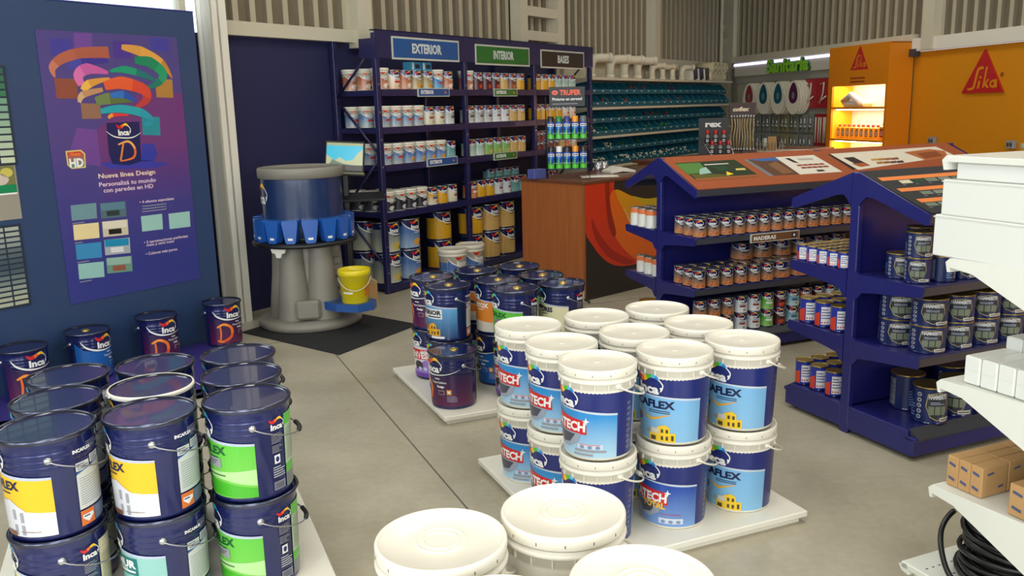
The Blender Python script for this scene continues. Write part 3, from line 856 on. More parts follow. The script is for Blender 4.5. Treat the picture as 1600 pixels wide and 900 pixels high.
for i, (c, y) in enumerate(((ink(112, 148, 156), 0), (ink(232, 214, 158), 1), (ink(60, 140, 190), 2), (ink(150, 196, 190), 3))):
    yy = 320+30.5*i; xx = 110+3.9*i
    A.poly([pq(xx, yy+1), pq(xx+40, yy-3), pq(xx+41.5, yy+21), pq(xx+2, yy+25)], c, 3)
    A.fine(*[pq(xx+3, yy+31)[0], pq(xx+22, yy+31)[0]], pq(xx+3, yy+31)[1], pq(xx+3, yy+28)[1], 1, I_GY, 3)
    xx = 156+3.2*i; yy = 317+28.5*i
    A.poly([pq(xx, yy+1), pq(xx+40, yy-3), pq(xx+41.5, yy+21), pq(xx+2, yy+25)], (ink(84, 110, 120), ink(206, 196, 170), ink(170, 176, 180), ink(110, 150, 130))[i], 3)
    A.poly([pq(xx+.5, yy+1), pq(xx+38, yy-2), pq(xx+38.5, yy+9), pq(xx+2, yy+12)], (ink(90, 130, 146), ink(224, 216, 196), ink(30, 140, 180), ink(150, 184, 170))[i], 4)
    A.poly([pq(xx+10, yy+13), pq(xx+30, yy+11), pq(xx+31, yy+19), pq(xx+11, yy+21)], (ink(40, 60, 60), ink(30, 34, 30), ink(222, 224, 226), ink(150, 90, 70))[i], 5)
for xx, yy in ((220, 338), (263, 334)): A.poly([pq(xx, yy), pq(xx+33, yy-4), pq(xx+34.5, yy+20), pq(xx+2, yy+24)], ink(156, 200, 190), 3)
line('• 4 efectos especiales:', 218, 318, 272, 312, .020, I_PK); line('mate y semi mate', 229, 385, 272, 379, .018, I_PK)
line('• 2 terminaciones perfectas:', 225, 381, 294, 371.5, .020, I_PK); line('• Colores más puros', 228, 399, 277, 392, .020, I_PK)
for k in range(3): a = pq(222, 322+k*4.2); A.rect(a[0], a[0]+.2, a[1]-.006, a[1], I_GY, 3)
A.b.build('artwork', t, keep=True)

# paint-chip boards left of the poster
def chips(name, label, pts, rows, cols, colf, head=None):
    x1 = max(on_wall('A', PY, *p)[0] for p in pts); zt = on_wall('A', PY, *pts[0])[1]; zb = on_wall('A', PY, *pts[1])[1]
    w = cols*.098; t = thing(name, label, 'sample board', W('A', x1-w, PY), rz('A'))
    b = MB(); b.box(-.01, w+.01, -.006, 0, zb-.01, zt+.01, mat('chart_board', (30, 44, 62), .5)); b.build('backing', t)
    A = Art(flat(.0005, -.0062)); dz = (zt-zb)/rows
    for i in range(rows):
        for k in range(cols): A.rect(k*.098+.005, k*.098+.092, zt-(i+1)*dz+.006, zt-i*dz-.006, colf(i, k), 1)
    A.b.build('paint_chips', t, keep=True); return t


def gcol(i, k): v = i/14; return ink(int(70+150*v), int(130+90*v), int(110+80*v)) if i > 3 else ink(52, 96+8*i, 84)
chips('paint_chip_board', 'tall paint-chip board with green to pale chips at the left edge', ((4, 105), (13, 256)), 13, 4, gcol)
def bcol(i, k):
    v = [(170, 176, 164), (166, 172, 160), (150, 160, 152), (140, 150, 146), (92, 106, 108), (84, 98, 104), (70, 84, 94), (64, 80, 92), (76, 92, 98), (104, 120, 118), (120, 134, 128), (146, 156, 142), (160, 168, 148), (172, 176, 152), (176, 180, 156)][i]
    return ink(*v)
chips('paint_chip_board', 'paint-chip board with grey and beige chips below the green photo', ((28, 352), (46, 474)), 15, 4, bcol)
x1 = on_wall('A', PY, 18, 260)[0]; z1 = on_wall('A', PY, 18, 257)[1]; z0 = on_wall('A', PY, 27, 342)[1]
t = thing('photo_card', 'small photo card with green band between the paint-chip boards', 'card', W('A', x1-.4, PY), rz('A'))
b = MB(); b.box(0, .42, -.005, 0, z0, z1, mat('card_paper', (150, 144, 130), .6)); b.build('card', t)
A = Art(flat(.0005, -.0052)); hh = z1-z0
A.rect(0, .41, z0+hh*.62, z1, ink(120, 120, 76), 1); A.ell(.2, z0+hh*.8, .12, .05, ink(40, 44, 30), 2); A.ell(.3, z0+hh*.74, .07, .04, ink(206, 190, 176), 3); A.ell(.36, z0+hh*.86, .04, .03, ink(200, 190, 90), 3)
A.rect(0, .41, z0+hh*.47, z0+hh*.64, ink(20, 132, 84), 4); A.rect(0, .41, z0+hh*.46, z0+hh*.49, I_W, 5)
A.b.build('picture', t, keep=True)

# ------------------------------------------------------------------ tinting machine and its surroundings
MC = Vector((-1.75, 7.37, 0))
t = thing('tinting_machine', 'round paint tinting machine with grey clover pedestal and dark blue drum', 'tinting machine', MC, face(MC))
b = MB(); b.lathe([(.40, 0), (.435, .015), (.44, .05), (.42, .075), (.36, .085), (.0001, .085)], M_grey, 48); b.build('base', t)
b = MB()
for k in range(5):
    u = R(-38+72*k); cx, cy = .20*math.sin(u), -.20*math.cos(u)
    b.lathe([(.15, .08), (.14, .2), (.11, .45), (.095, .70)], M_grey, 24, cx=cx, cy=cy)
b.lathe([(.22, .08), (.19, .4), (.18, .70)], M_grey, 32)
b.build('pedestal', t)
b = MB(); b.box(-.12, .08, -.36, -.30, .10, .26, M_grey, .02); b.build('pedestal_step', t)
b = MB()
for k in range(5): b.box(.21, .28, -.1+.015*k, -.03+.015*k, .2+.1*k, .27+.1*k, M_grey, .012)
b.build('valve_steps', t)
b = MB(); b.lathe([(.20, .70), (.40, .702), (.435, .71), (.435, .735), (.40, .745), (.28, .745), (.28, .775)], M_blackp, 48); b.build('turntable', t)
b = MB(); b.lathe([(.30, .775), (.33, .80), (.335, .9), (.335, 1.255)], mat('dark_blue_drum', (32, 52, 92), .28, coat=.4), 56); dm = b.build('canister_drum', t)
A = Art(wrap(lambda z: .3355), 8.0); A.ax = .335*PI/180; inca_logo(A, -76, 1.06, .075); A.b.build('logo', dm, keep=True)
A = Art(wrap(lambda z: .3355), 8.0); A.ax = .335*PI/180; inca_logo(A, 112, 1.06, .075); A.b.build('logo', dm, keep=True)
b = MB(); b.lathe([(.33, 1.255), (.352, 1.262), (.355, 1.325), (.348, 1.342), (.33, 1.345), (.325, 1.335), (.0001, 1.33)], M_grey, 56); b.build('drum_lid', t)
M_cup = mat('blue_canister', (34, 92, 178), .3, coat=.3)
for k in range(16):
    u = R(22.5*k+6); b = MB(); b.X = Matrix.Rotation(u, 4, 'Z')
    b.prism([(-.062, .935), (.062, .935), (.066, .915), (.042, .76), (.032, .747), (-.032, .747), (-.042, .76), (-.066, .915)], 'y', -.415, -.335, M_cup)
    b.box(-.02, .02, -.417, -.414, .775, .793, I_W)
    c = b.build('nozzle_cup', t)
b = MB(); b.prism([(-.07, .70), (.07, .70), (.06, .67), (.03, .665), (.02, .63), (-.02, .63), (-.03, .665), (-.06, .67)], 'y', -.40, -.385, M_white2); o = b.build('guide_tag', t); o.matrix_basis = Matrix.Rotation(R(-34), 4, 'Z')
# blue arm at the right of the pedestal
arm_w = Vector((-1.33, 7.12, 0)); d = arm_w-MC; ia = math.atan2(d.y, d.x)-face(MC)
b = MB(); b.X = Matrix.Rotation(ia, 4, 'Z')
b.prism([(.1, -.1), (.45, -.17), (.64, -.12), (.69, .02), (.64, .12), (.45, .16), (.1, .1)], 'z', .17, .235, mat('blue_arm', (34, 84, 158), .35, coat=.3)); b.build('pail_arm', t)
BKT = Vector((-1.30, 7.08, .236))
M_yel = mat('yellow_pail_plastic', (226, 206, 20), .35, coat=.2, var=.03)
t = thing('yellow_bucket', 'open yellow bucket on the blue arm of the tinting machine', 'bucket', BKT, face(BKT))
b = MB(); b.lathe([(.108, 0), (.112, .004), (.126, .225), (.134, .228), (.136, .25), (.134, .276), (.128, .278), (.126, .24), (.106, .02), (.0001, .012)], M_yel, 40); b.build('bucket_body', t)
A = Art(wrap(lambda z: .1135+.0595*z, .0006), 8.0); A.ax = .12*PI/180
A.rect(40, 72, .05, .16, ink(206, 150, 20), 1); A.fine(42, 70, .06, .15, 5, I_RD, 2, .4); A.rect(-52, -10, .085, .1, I_W, 1); A.b.build('label', t, keep=True)
pts = [(.135*math.sin(R(u)), -.135*math.cos(R(u)), .215-.10*math.sin(R((u+80)/1.6*1.0) if False else PI*(u+80)/160)) for u in range(-80, 81, 8)]
b = MB(); b.tube(pts, .0028, M_white2, 6); b.build('handle', t)
# floor mat
q0 = W('A', 4.55, 5.8); MX = [Vector((-2.258, 7.046, 0)), Vector((-1.305, 6.288, 0)), Vector((-.80, 7.16, 0)), Vector((-1.75, 7.92, 0))]
b = MB(); b.prism([(p.x, p.y) for p in MX], 'z', 0, .008, mat('rubber_mat', (30, 31, 34), .7, bump=.2, scale=60)); o = b.build('floor_mat'); tag(o, 'black rubber mat under the tinting machine', 'mat')
# computer on a stand behind the machine
p = Vector((-1.47, 7.86, 0)); f0 = face(p)
t = thing('computer_stand', 'dark pole stand with tilted tray behind the tinting machine', 'stand', p, f0)
b = MB(); b.lathe([(.1, 0), (.1, .02), (.03, .03), (.0001, .03)], M_blackp, 24); b.build('base', t)
b = MB(); b.box(-.03, .03, -.02, .04, .02, 1.3, M_blackp, .01); b.build('pole', t)
b = MB(); b.X = Matrix.Translation((.10, -.03, 1.02)) @ Matrix.Rotation(R(8), 4, 'X'); b.box(-.18, .24, -.16, .14, 0, .02, M_blackp, .006); b.build('tray', t)
pz_ = p+Vector((.02, -.06, 1.27))
t = thing('monitor', 'tilted black monitor showing a turquoise reef picture', 'monitor', pz_, f0+R(-6))
b = MB(); b.X = Matrix.Rotation(R(-18), 4, 'X') @ Matrix.Rotation(R(4), 4, 'Y')
b.box(-.19, .16, 0, .022, -.02, .27, M_blackp, .006); b.build('bezel', t)
X_ = b.X
A = Art(lambda x, z, L: tuple(X_ @ Vector((x, -.0012-.0004*L, z))))
def scr(c, e): return mat('screen_%d_%d_%d' % c, c, .2, emit=e)
A.rect(-.175, .145, .05, .25, scr((40, 170, 200), .32), 0); A.rect(-.175, .145, .225, .25, scr((150, 156, 120), .3), 1); A.rect(-.175, .145, .0, .05, I_BK, 0)
A.poly([(-.175, .05), (.145, .05), (.145, .2), (.1, .16), (.06, .1), (.0, .085), (-.06, .12), (-.1, .09), (-.175, .14)], scr((170, 176, 140), .28), 1)
A.poly([(-.15, .05), (-.12, .1), (-.08, .08), (-.02, .06), (.05, .05)], scr((90, 110, 90), .4), 2)
A.b.build('screen', t, keep=True)
b = MB(); b.X = X_; b.box(-.2, .17, -.05, .01, -.045, -.025, mat('khaki_plastic', (120, 122, 100), .5), .005); b.build('lower_bar', t)
p = p+Vector((.13, -.1, 1.045))
# cardboard box
p = Vector((-1.44, 8.16, 0)); t = thing('cardboard_box', 'open brown cardboard box on the floor beside the shelving foot', 'box', p, rz('A')+R(-30))
b = MB(); b.box(-.13, .13, -.1, .1, 0, .2, M_cardb); b.build('box_body', t)
for k, (sx, ang) in enumerate(((-1, 24), (1, 12))):
    b = MB(); b.X = Matrix.Translation((.13*sx, 0, .2)) @ Matrix.Rotation(R(-ang*sx), 4, 'Y')
    b.box(min(0, -.17*sx), max(0, -.17*sx), -.1, .1, 0, .005, mat('pale_cardboard', (206, 190, 160), .8)); b.build('flap', t)
# ------------------------------------------------------------------ small cans and pails
SK = {  # lower field colours of the small labels: (bottom, top of field), accent, accent colour
    'madera': ((206, 140, 84), (96, 92, 96), 'chips', (176, 92, 50)), 'terra': ((214, 160, 130), (176, 96, 60), 'blob', (236, 220, 206)),
    'terrawhite': ((226, 190, 150), (236, 228, 214), 'tag', (196, 60, 40)), 'cream': ((214, 206, 176), (222, 218, 200), 'tag', (150, 70, 50)),
    'citrus': ((206, 190, 150), (150, 130, 80), 'blob', (214, 150, 40)), 'sky': ((110, 180, 216), (40, 120, 190), 'tag', (200, 60, 60)),
    'pale': ((176, 186, 192), (84, 122, 166), 'tag', (200, 60, 50)), 'bluehouse': ((150, 176, 204), (70, 108, 170), 'blob', (226, 160, 60)),
    'maroon': ((96, 26, 40), (64, 20, 36), 'blob', (196, 70, 40)), 'tan': ((214, 176, 104), (206, 166, 96), 'plain', None), 'brown': ((150, 90, 60), (96, 60, 50), 'blob', (196, 110, 60)),
    'yellow': ((222, 164, 30), (226, 172, 40), 'plain', None), 'yellowwhite': ((226, 222, 210), (222, 164, 30), 'tag', (60, 90, 150)), 'mint': ((206, 216, 206), (150, 190, 176), 'plain', None),
    'leaf': ((150, 180, 90), (120, 180, 90), 'blob', (206, 190, 110)), 'silver': ((206, 210, 206), (170, 178, 180), 'tag', (90, 60, 60)), 'snow': ((232, 234, 236), (206, 214, 226), 'tag', (140, 60, 40)),
    'dark': ((60, 60, 70), (26, 26, 34), 'blob', (206, 206, 206)), 'teal': ((130, 180, 180), (90, 150, 150), 'plain', None), 'lime': ((150, 206, 110), (80, 176, 60), 'tag', (236, 236, 236)),
    'aqua': ((196, 220, 226), (110, 176, 200), 'tag', (60, 90, 130)), 'salmon': ((230, 150, 100), (206, 110, 70), 'tag', (236, 236, 236)), 'greyhouse': ((196, 196, 170), (130, 140, 140), 'blob', (206, 180, 80)),
    'greenband': ((200, 204, 196), (180, 190, 180), 'green', (40, 130, 70))}
SDESC = {'madera': 'wood-finish can with blue top', 'terra': 'terracotta-orange paint can', 'terrawhite': 'orange and white paint can', 'cream': 'cream paint can', 'citrus': 'dark can with citrus picture', 'sky': 'sky-blue pail',
         'pale': 'pale-blue pail', 'bluehouse': 'mid-blue pail', 'maroon': 'maroon paint can', 'tan': 'tan paint can', 'brown': 'brown paint can', 'yellow': 'amber-yellow can', 'yellowwhite': 'yellow and white can',
         'mint': 'mint-green can', 'leaf': 'leaf-green can', 'silver': 'silver-grey can', 'snow': 'white and blue can', 'dark': 'black and white pail', 'teal': 'teal can', 'lime': 'bright green can', 'aqua': 'pale aqua can',
         'salmon': 'salmon-orange can', 'greyhouse': 'grey-green can', 'greenband': 'white can with green print and orange top', 'white': 'white enamel can', 'redblue': 'blue can with red and white panels', 'hammer': 'dark-blue HAMMERITE tin'}


def small(kind, r, h, lidm=None, plastic=False, name=None):
    def fn():
        t = thing(name or ('paint_pail' if plastic else 'paint_can'), '', 'paint pail' if plastic else 'paint can')
        n = 24; b = MB()
        if plastic: b.lathe([(r*.88, 0), (r*.9, .002), (r*.96, h*.8), (r*1.0, h*.8), (r*1.0, h*.86), (r*.97, h*.86), (r*.97, h*.9)], M_white, n)
        else: b.lathe([(r*.97, .002), (r, 0), (r, h*.02), (r*.975, h*.035), (r*.975, h*.955), (r*.98, h*.97)], M_navy if kind not in ('greenband',) else ink(220, 220, 214), n)
        b.build('can_body' if not plastic else 'pail_body', t)
        b = MB()
        if plastic: b.lathe([(r*1.0, h*.88), (r*1.04, h*.89), (r*1.04, h*.985), (r*.99, h), (r*.95, h*.98), (.0001, h*.98)], M_white, n)
        else:
            b.lathe([(r*.975, h*.955), (r*1.01, h*.965), (r*1.01, h*.99), (r*.95, h), (r*.9, h*.985), (r*.86, h*.985), (.0001, h*.985)], lidm or M_steel, n, cap=False)
        b.build('lid', t)
        rad = (lambda z: r*(.905+.055*z/h/.8)) if plastic else (lambda z: r*.978)
        A = Art(wrap(rad, .0004), 10.0); A.ax = r*PI/180
        hi = .79 if plastic else .95; S = lambda v: h*(.04+(hi-.04)*v)
        if kind == 'redblue':
            A.rect(-180, 180, S(0), S(1), ink(34, 52, 160), 0); A.rect(-20, 45, S(.08), S(.86), I_W, 1); A.rect(-75, -28, S(.02), S(.5), ink(216, 64, 40), 1)
            A.fine(-16, 42, S(.3), S(.8), 4, ink(70, 80, 150), 2, .35)
            for k in range(3): A.ell(-12+16*k, S(.17), 5, h*.03, I_RD, 2)
            A.poly([(-75, S(.5)), (-28, S(.5)), (-28, S(.62))], ink(216, 64, 40), 1)
        elif kind == 'hammer':
            A.rect(-180, 180, S(0), S(1), ink(22, 38, 92), 0)
            sh = [(-34, S(.86)), (0, S(.92)), (34, S(.86)), (40, S(.5)), (24, S(.16)), (0, S(.05)), (-24, S(.16)), (-40, S(.5))]
            A.poly(sh, ink(176, 160, 110), 1); A.poly([(x*.93, S(.49)+(y-S(.49))*.93) for x, y in sh], ink(44, 48, 60), 2)
            A.text('HAMMERITE', 0, S(.72), h*.12, ink(214, 216, 220), 3, w=62, align='c')
            A.fine(-24, 24, S(.54), S(.64), 2, ink(160, 170, 190), 3, .5)
            for k in range(3): A.rect(-30+21*k, -12+21*k, S(.24), S(.5), ink(120, 130, 110), 3)
            A.rect(8, 56, S(.03), S(.15), ink(206, 206, 196), 4); A.fine(12, 52, S(.06), S(.12), 1, I_BK, 5, .5)
            for k in range(5): A.ell(-62, S(.14+.17*k), 8, h*.055, ink(190, 194, 200), 1); A.ell(-62, S(.14+.17*k), 5, h*.034, ink(60, 70, 100), 2)
            A.fine(-110, -80, S(.1), S(.6), 6, ink(130, 160, 200), 1, .35); A.rect(110, 200, S(.06), S(.9), ink(120, 126, 140), 1); A.fine(114, 196, S(.1), S(.86), 12, ink(60, 66, 90), 2, .4)
        elif kind == 'greenband':
            A.rect(-180, 180, S(.72), S(1), ink(226, 120, 60), 0); A.fine(-30, 30, S(.78), S(.94), 2, I_W, 1, .4)
            for k in range(4): A.rect(-30+k*5, 30-k*3, S(.12+.14*k), S(.2+.14*k), ink(40, 120, 70), 1)
            A.rect(60, 120, S(.05), S(.66), ink(150, 156, 150), 1)
        else:
            c0, c1, acc, ac = SK[kind]
            A.rect(-180, 180, S(0), S(.56), gradient('g_%s_%d' % (kind, int(h*1000)), c0, c1, S(.05), S(.6)), 0)
            A.rect(-180, -70, S(.56), S(.8), ink(*c1), 0); A.rect(110, 180, S(.56), S(.8), ink(*c1), 0)
            A.poly([(-70, S(.56)), (-70, S(.88)), (-40, S(.7)), (0, S(.6)), (50, S(.62)), (80, S(.7)), (110, S(.8)), (110, S(.56))], ink(*c1), .5)
            A.stroke([(-72, S(.97)), (-55, S(.8)), (-20, S(.64)), (20, S(.6)), (60, S(.66))], [h*.005, h*.018, h*.018, h*.012, h*.005], I_W, 1.5, 4)
            inca_logo(A, -6, S(.68), h*.135)
            if acc == 'blob': A.ell(6, S(.2), 26, h*.12, ink(*ac), 2); A.ell(28, S(.13), 14, h*.07, ink(60, 60, 70), 3)
            if acc == 'chips':
                for k, (x, y) in enumerate(((-26, .2), (-6, .26), (14, .22), (-14, .1), (8, .1), (28, .14))): A.ell(x, S(y), 12, h*.055, ink(*(ac if k % 2 else (206, 130, 80))), 2+.3*k)
                A.rect(-8, 26, S(.42), S(.5), ink(60, 50, 50), 2)
            if acc == 'tag': A.rect(-20, 34, S(.34), S(.47), ink(*ac), 2); A.ell(20, S(.17), 12, h*.06, ink(150, 140, 130), 2)
            A.fine(-14, 30, S(.52), S(.57), 1, I_W if sum(c1) < 380 else I_DN, 2.5, .5)
        A.b.build('label', t, keep=True)
        if plastic:
            pts = [(r*1.06*math.sin(R(u)), -r*1.06*math.cos(R(u)), h*.84-h*.32*math.cos(R(u-30))) if abs(u-30) < 90 else (r*math.sin(R(u)), -r*math.cos(R(u)), h*.84) for u in range(-60, 121, 12)]
            b = MB(); b.tube(pts, .0022, M_white, 5); b.build('handle', t)
        return t
    return Proto(fn)


_S = {}


def can(kind, r, h, p, rot, label, group, lidm=None, plastic=False):
    k = (kind, r, h, lidm.name if lidm else '', plastic)
    if k not in _S: _S[k] = small(kind, r, h, lidm, plastic)
    return _S[k].put(p, rot, label, group)


# ------------------------------------------------------------------ tall navy shelving unit under EXTERIOR / INTERIOR / BASES
UX, UY, BAY = 6.255, 5.80, 1.365
LV = [.075, .80, 1.262, 1.622, 1.978]
t = thing('shelving_unit', 'tall navy shelving unit under the EXTERIOR, INTERIOR and BASES signs', 'shelving', W('A', UX, UY), rz('A'))
UNIT = t
for k in range(4):
    for yb in (0, .55):
        b = MB(); b.box(BAY*k-.005, BAY*k+.05, yb, yb+.05, 0, 2.5, M_ublue, .003)
        if yb == 0:
            for q in range(9): b.box(BAY*k+.014, BAY*k+.03, -.0015, .001, .2+.26*q, .215+.26*q, M_steel)
        b.build('upright', t)
for k in range(3):
    for z in LV:
        b = MB(); b.box(BAY*k+.05, BAY*k+BAY-.005, .005, .595, z-.055, z-.003, M_ublue, .003); b.box(BAY*k+.05, BAY*k+BAY-.005, -.004, .005, z-.06, z+.004, M_ublue)
        b.build('shelf', t)
b = MB(); b.box(-.005, 3*BAY+.05, -.012, 0, 2.27, 2.53, M_ublue); b.box(-.005, 3*BAY+.05, -.012, .06, 2.52, 2.53, M_ublue); b.box(-.01, 0, -.012, .2, 2.27, 2.45, M_ublue); b.build('header_board', t)
for sd in (0.02, 3*BAY+.02):
    b = MB()
    zz = [.25, .8, 1.35, 1.9, 2.4]
    for i in range(4):
        y0, y1 = (0.02, .57) if i % 2 == 0 else (.57, .02); b.tube([(sd, y0, zz[i]), (sd, y1, zz[i+1])], .012, M_ublue, 6)
    b.build('diagonal_brace', t)
b = MB(); b.tube([(BAY+.3, .57, .62), (BAY-.1, .57, .2)], .012, M_ublue, 6); b.build('diagonal_brace', t)
for txt, px0, py0, px1, py1, c, lab in (('EXTERIOR', 611.5, 56, 717.5, 88, (32, 84, 150), 'blue EXTERIOR header sign'), ('INTERIOR', 742.5, 68.5, 827.5, 95, (34, 110, 40), 'green INTERIOR header sign'), ('BASES', 845, 77, 912.5, 98, (40, 38, 34), 'black BASES header sign')):
    x0, z1 = on_wall('A', UY-.02, px0, py0); x1 = on_wall('A', UY-.02, px1, py1)[0]; z0 = z1-.215
    x0 -= UX; x1 -= UX; o0 = MB(); o0.box(x0, x1, -.02, -.012, z0, z1, mat('pale_sign_edge', (196, 200, 190), .4)); so = o0.build('header_sign', t); so['label'] = lab
    A = Art(flat(.0008, -.0205)); A.rect(x0+.018, x1-.018, z0+.018, z1-.018, ink(*c), 0); A.text(txt, (x0+x1)/2, z0+.07, .085, ink(206, 214, 214), 1, w={'EXTERIOR': .46, 'INTERIOR': .40, 'BASES': .27}[txt], align='c')
    A.b.build('lettering', so, keep=True)
for txt, px, py, c in (('EXTERIOR', 653, 137.5, (40, 84, 150)), ('EXTERIOR', 667.5, 248, (40, 84, 150)), ('INTERIOR', 772, 138.5, (40, 120, 50)), ('INTERIOR', 772, 239, (40, 120, 50))):
    x0, z1 = on_wall('A', UY-.02, px, py); x0 -= UX; w_ = .50 if txt[0] == 'E' else .46; z0 = z1-.085
    o0 = MB(); o0.box(x0, x0+w_, -.022, -.008, z0, z1, mat('pale_sign_edge', (196, 200, 190), .4)); so = o0.build('shelf_sign', t)
    A = Art(flat(.0008, -.0225)); A.rect(x0+.008, x0+w_-.008, z0+.008, z1-.008, ink(*c), 0); A.text(txt, x0+.04, z0+.028, .034, I_W, 1, w=.2); A.ell(x0+w_-.07, (z0+z1)/2, .015, .012, I_OR, 1)
    A.b.build('lettering', so, keep=True)

PH2 = {0: 'second-lowest', 1: 'lower middle', 2: 'middle', 3: 'upper middle', 4: 'top'}
SIGN = ('EXTERIOR', 'INTERIOR', 'BASES')
GP = 'containers on the tall navy shelving'
rows = {  # (bay, level): kinds left to right; P prefix = white-lidded pail
    (0, 4): 'Pterra terrawhite terra citrus citrus Psky terra', (0, 3): 'Ppale Ppale Ppale Ppale cream cream silver', (0, 2): 'Ppale Ppale Pbluehouse Pbluehouse Pbluehouse Pbluehouse teal',
    (0, 1): 'Pdark Pdark Pdark Pdark yellowwhite yellow cream', (1, 4): 'Pterra maroon maroon maroon tan brown yellow', (1, 3): 'silver silver silver snow snow tan tan',
    (1, 2): 'mint mint leaf leaf leaf tan tan', (1, 1): 'salmon yellow yellow snow snow teal teal', (2, 4): 'yellow yellow yellow mint mint mint', (2, 3): 'yellow yellow yellow yellow terrawhite terrawhite', (2, 1): 'mint teal teal'}
for (bay, lv), ks in rows.items():
    ks = ks.split(); n = len(ks); x0 = BAY*bay+.15; dx = (BAY-.19)/7
    for i, k in enumerate(ks):
        P_ = k[0] == 'P'; kk = k[1:] if P_ else k
        p = W('A', UX+x0+dx*i, UY+.10, LV[lv])
        dsc_ = SDESC[kk] if not P_ else SDESC[kk].replace(' can', ' pail').replace('paint pail', 'lidded pail')
        can(kk, .0825 if not P_ else .0855, .19 if not P_ else .205, p, rz('A')+R(random.uniform(-9, 9)), '%s, %s from left on %s shelf under %s sign' % (dsc_, ORD[i], PH2[lv], SIGN[bay]), GP, plastic=P_)
# second and third rows seen through the open left side
for lv, kk, pl, nn in ((4, 'terra', True, 2), (3, 'pale', True, 2), (2, 'pale', True, 2), (1, 'dark', True, 2)):
    for j in range(nn):
        for i in range(2 if j == 0 else 1):
            p = W('A', UX+.14+.18*i, UY+.10+.19*(j+1), LV[lv])
            can(kk, .0855, .205, p, rz('A')+R(-20), '%s behind the front row, open left end, %s shelf, %s' % (SDESC[kk].replace(' paint can', ' pail'), PH2[lv], ('third row', 'near post')[i] if j == 0 or i else 'rearmost'), GP, plastic=True)
# blue boxes on top of two cans
for i, x in enumerate((3, 4)):
    p = W('A', UX+.15+(BAY-.19)/7*x, UY+.12, LV[4]+.19)
    t = thing('small_box', 'small turquoise box on top of the %s citrus can, top EXTERIOR shelf' % ('left' if i == 0 else 'right'), 'box', p, rz('A'))
    b = MB(); b.box(-.07, .07, -.06, .06, 0, .085, mat('turquoise_card', (60, 150, 190), .5), .003); b.build('carton', t)
    A = Art(flat(.0005, -.0602)); A.rect(-.02, .05, .02, .06, I_DN, 1); A.rect(-.065, -.04, .01, .075, I_W, 1); A.b.build('print', t, keep=True)
# small stacked tins and jars in the BASES bay
for j in range(2):
    for i in range(3):
        can('maroon', .05, .115, W('A', UX+2*BAY+.11+.105*i, UY+.08, LV[2]+.115*j), rz('A'), 'small maroon tin, %s layer, %s from left, shelf under BASES' % (('lower', 'upper')[j], ORD[i]), 'small maroon tins')
for i in range(5):
    can(('brown', 'brown', 'tan', 'salmon', 'terrawhite')[i], .06, .13, W('A', UX+2*BAY+.45+.15*i, UY+.1, LV[2]), rz('A'), 'small brown jar, %s from left behind the aerosol rack' % ORD[i], 'small jars behind the aerosols')
for i in range(4):
    can('teal', .075, .12, W('A', UX+BAY+.8+.17*i, UY+.3, LV[1]+.16), rz('A'), 'dark teal can in the shade above the counter, %s from left' % ORD[i], GP)
# big drums and pails on the floor shelf
def bigs(kind, x, y, lvl, lab, pl=False):
    p = W('A', UX+x, UY+y, LV[0]+lvl*(.315 if not pl else .31))
    o = can(kind, .14 if not pl else .15, .31 if not pl else .36, p, rz('A')+R(random.uniform(-6, 6)), lab, 'large drums on the floor shelf', plastic=pl)
    return o
for i, (k, x, y) in enumerate((('greyhouse', .19, .17), ('bluehouse', .50, .17), ('yellow', 1.13, .25), ('yellow', 1.60, .17), ('tan', 1.93, .17), ('tan', 2.25, .17), ('greyhouse', .19, .46), ('greyhouse', .50, .46))):
    for l in range(2):
        bigs(k, x, y, l, '%s drum, %s of the pair, %s stack on the floor shelf' % ({'greyhouse': 'grey-green', 'bluehouse': 'blue house-print', 'yellow': 'amber', 'tan': 'tan'}[k], ('lower', 'upper')[l],
             ('leftmost front', 'second front', 'third, set back', 'fourth', 'fifth', 'sixth', 'left rear', 'second rear')[i]))
bigs('bluehouse', .42, .45, 2, 'white-lidded pail crowning the rear stack behind the blue drums', True) if False else None
for i, (x, y) in enumerate(((.81, -.12), (1.14, -.10))):
    p = W('A', UX+x-.05, UY+y-.10, 0)
    can('bluehouse', .15, .37, p, rz('A'), 'large white-lidded blue pail standing before the shelving, %s of two' % ('left', 'right')[i], 'pails in front of the shelving', plastic=True)

# ------------------------------------------------------------------ teal bin rack
BX0, BX1, BY = 10.62, 15.9, 5.92
t = thing('bin_rack', 'cream metal rack of teal storage bins along the back wall', 'rack', W('A', BX0, BY), rz('A'))
BL = BX1-BX0
for z, d_ in ((2.12, .46), (1.72, .46), (1.325, .46), (.90, .46), (.3, .46)):
    b = MB(); b.box(0, BL, 0, d_, z, z+.035, M_cream, .003)
    b.prism([(.46, z), (.46, z-.1), (.25, z-.04), (.0, z)], 'x', 0, .012, M_cream); b.build('shelf', t)
for k in range(5):
    b = MB(); b.box(BL*k/4-.02*(k > 0), BL*k/4+.03-.02*(k > 0), .44, .48, 0, 2.3, M_cream); b.build('upright', t)
b = MB(); b.box(0, BL, .475, .482, .1, 2.2, M_cream); b.build('back_panel', t)


def bin_():
    w, d, h = .244, .34, .165; m = M_teal; b = MB()
    b.box(-w/2, w/2, -.0, d, 0, .006, m)
    for s in (-1, 1):
        x0, x1 = sorted((s*w/2, s*(w/2-.007))); b.prism([(0, 0), (0, .055), (.10, h), (d, h), (d, 0)], 'x', x0, x1, m)
    b.box(-w/2, w/2, d-.006, d, 0, h, m); b.box(-w/2, w/2, -.003, .004, 0, .055, m); b.box(-w/2, w/2, -.012, .004, .05, .062, mat('teal_bin_lip', (44, 128, 148), .4))
    b.box(-.02, .02, -.014, -.012, .035, .05, M_white2)
    o = b.build('storage_bin'); o['category'] = 'storage bin'; return o


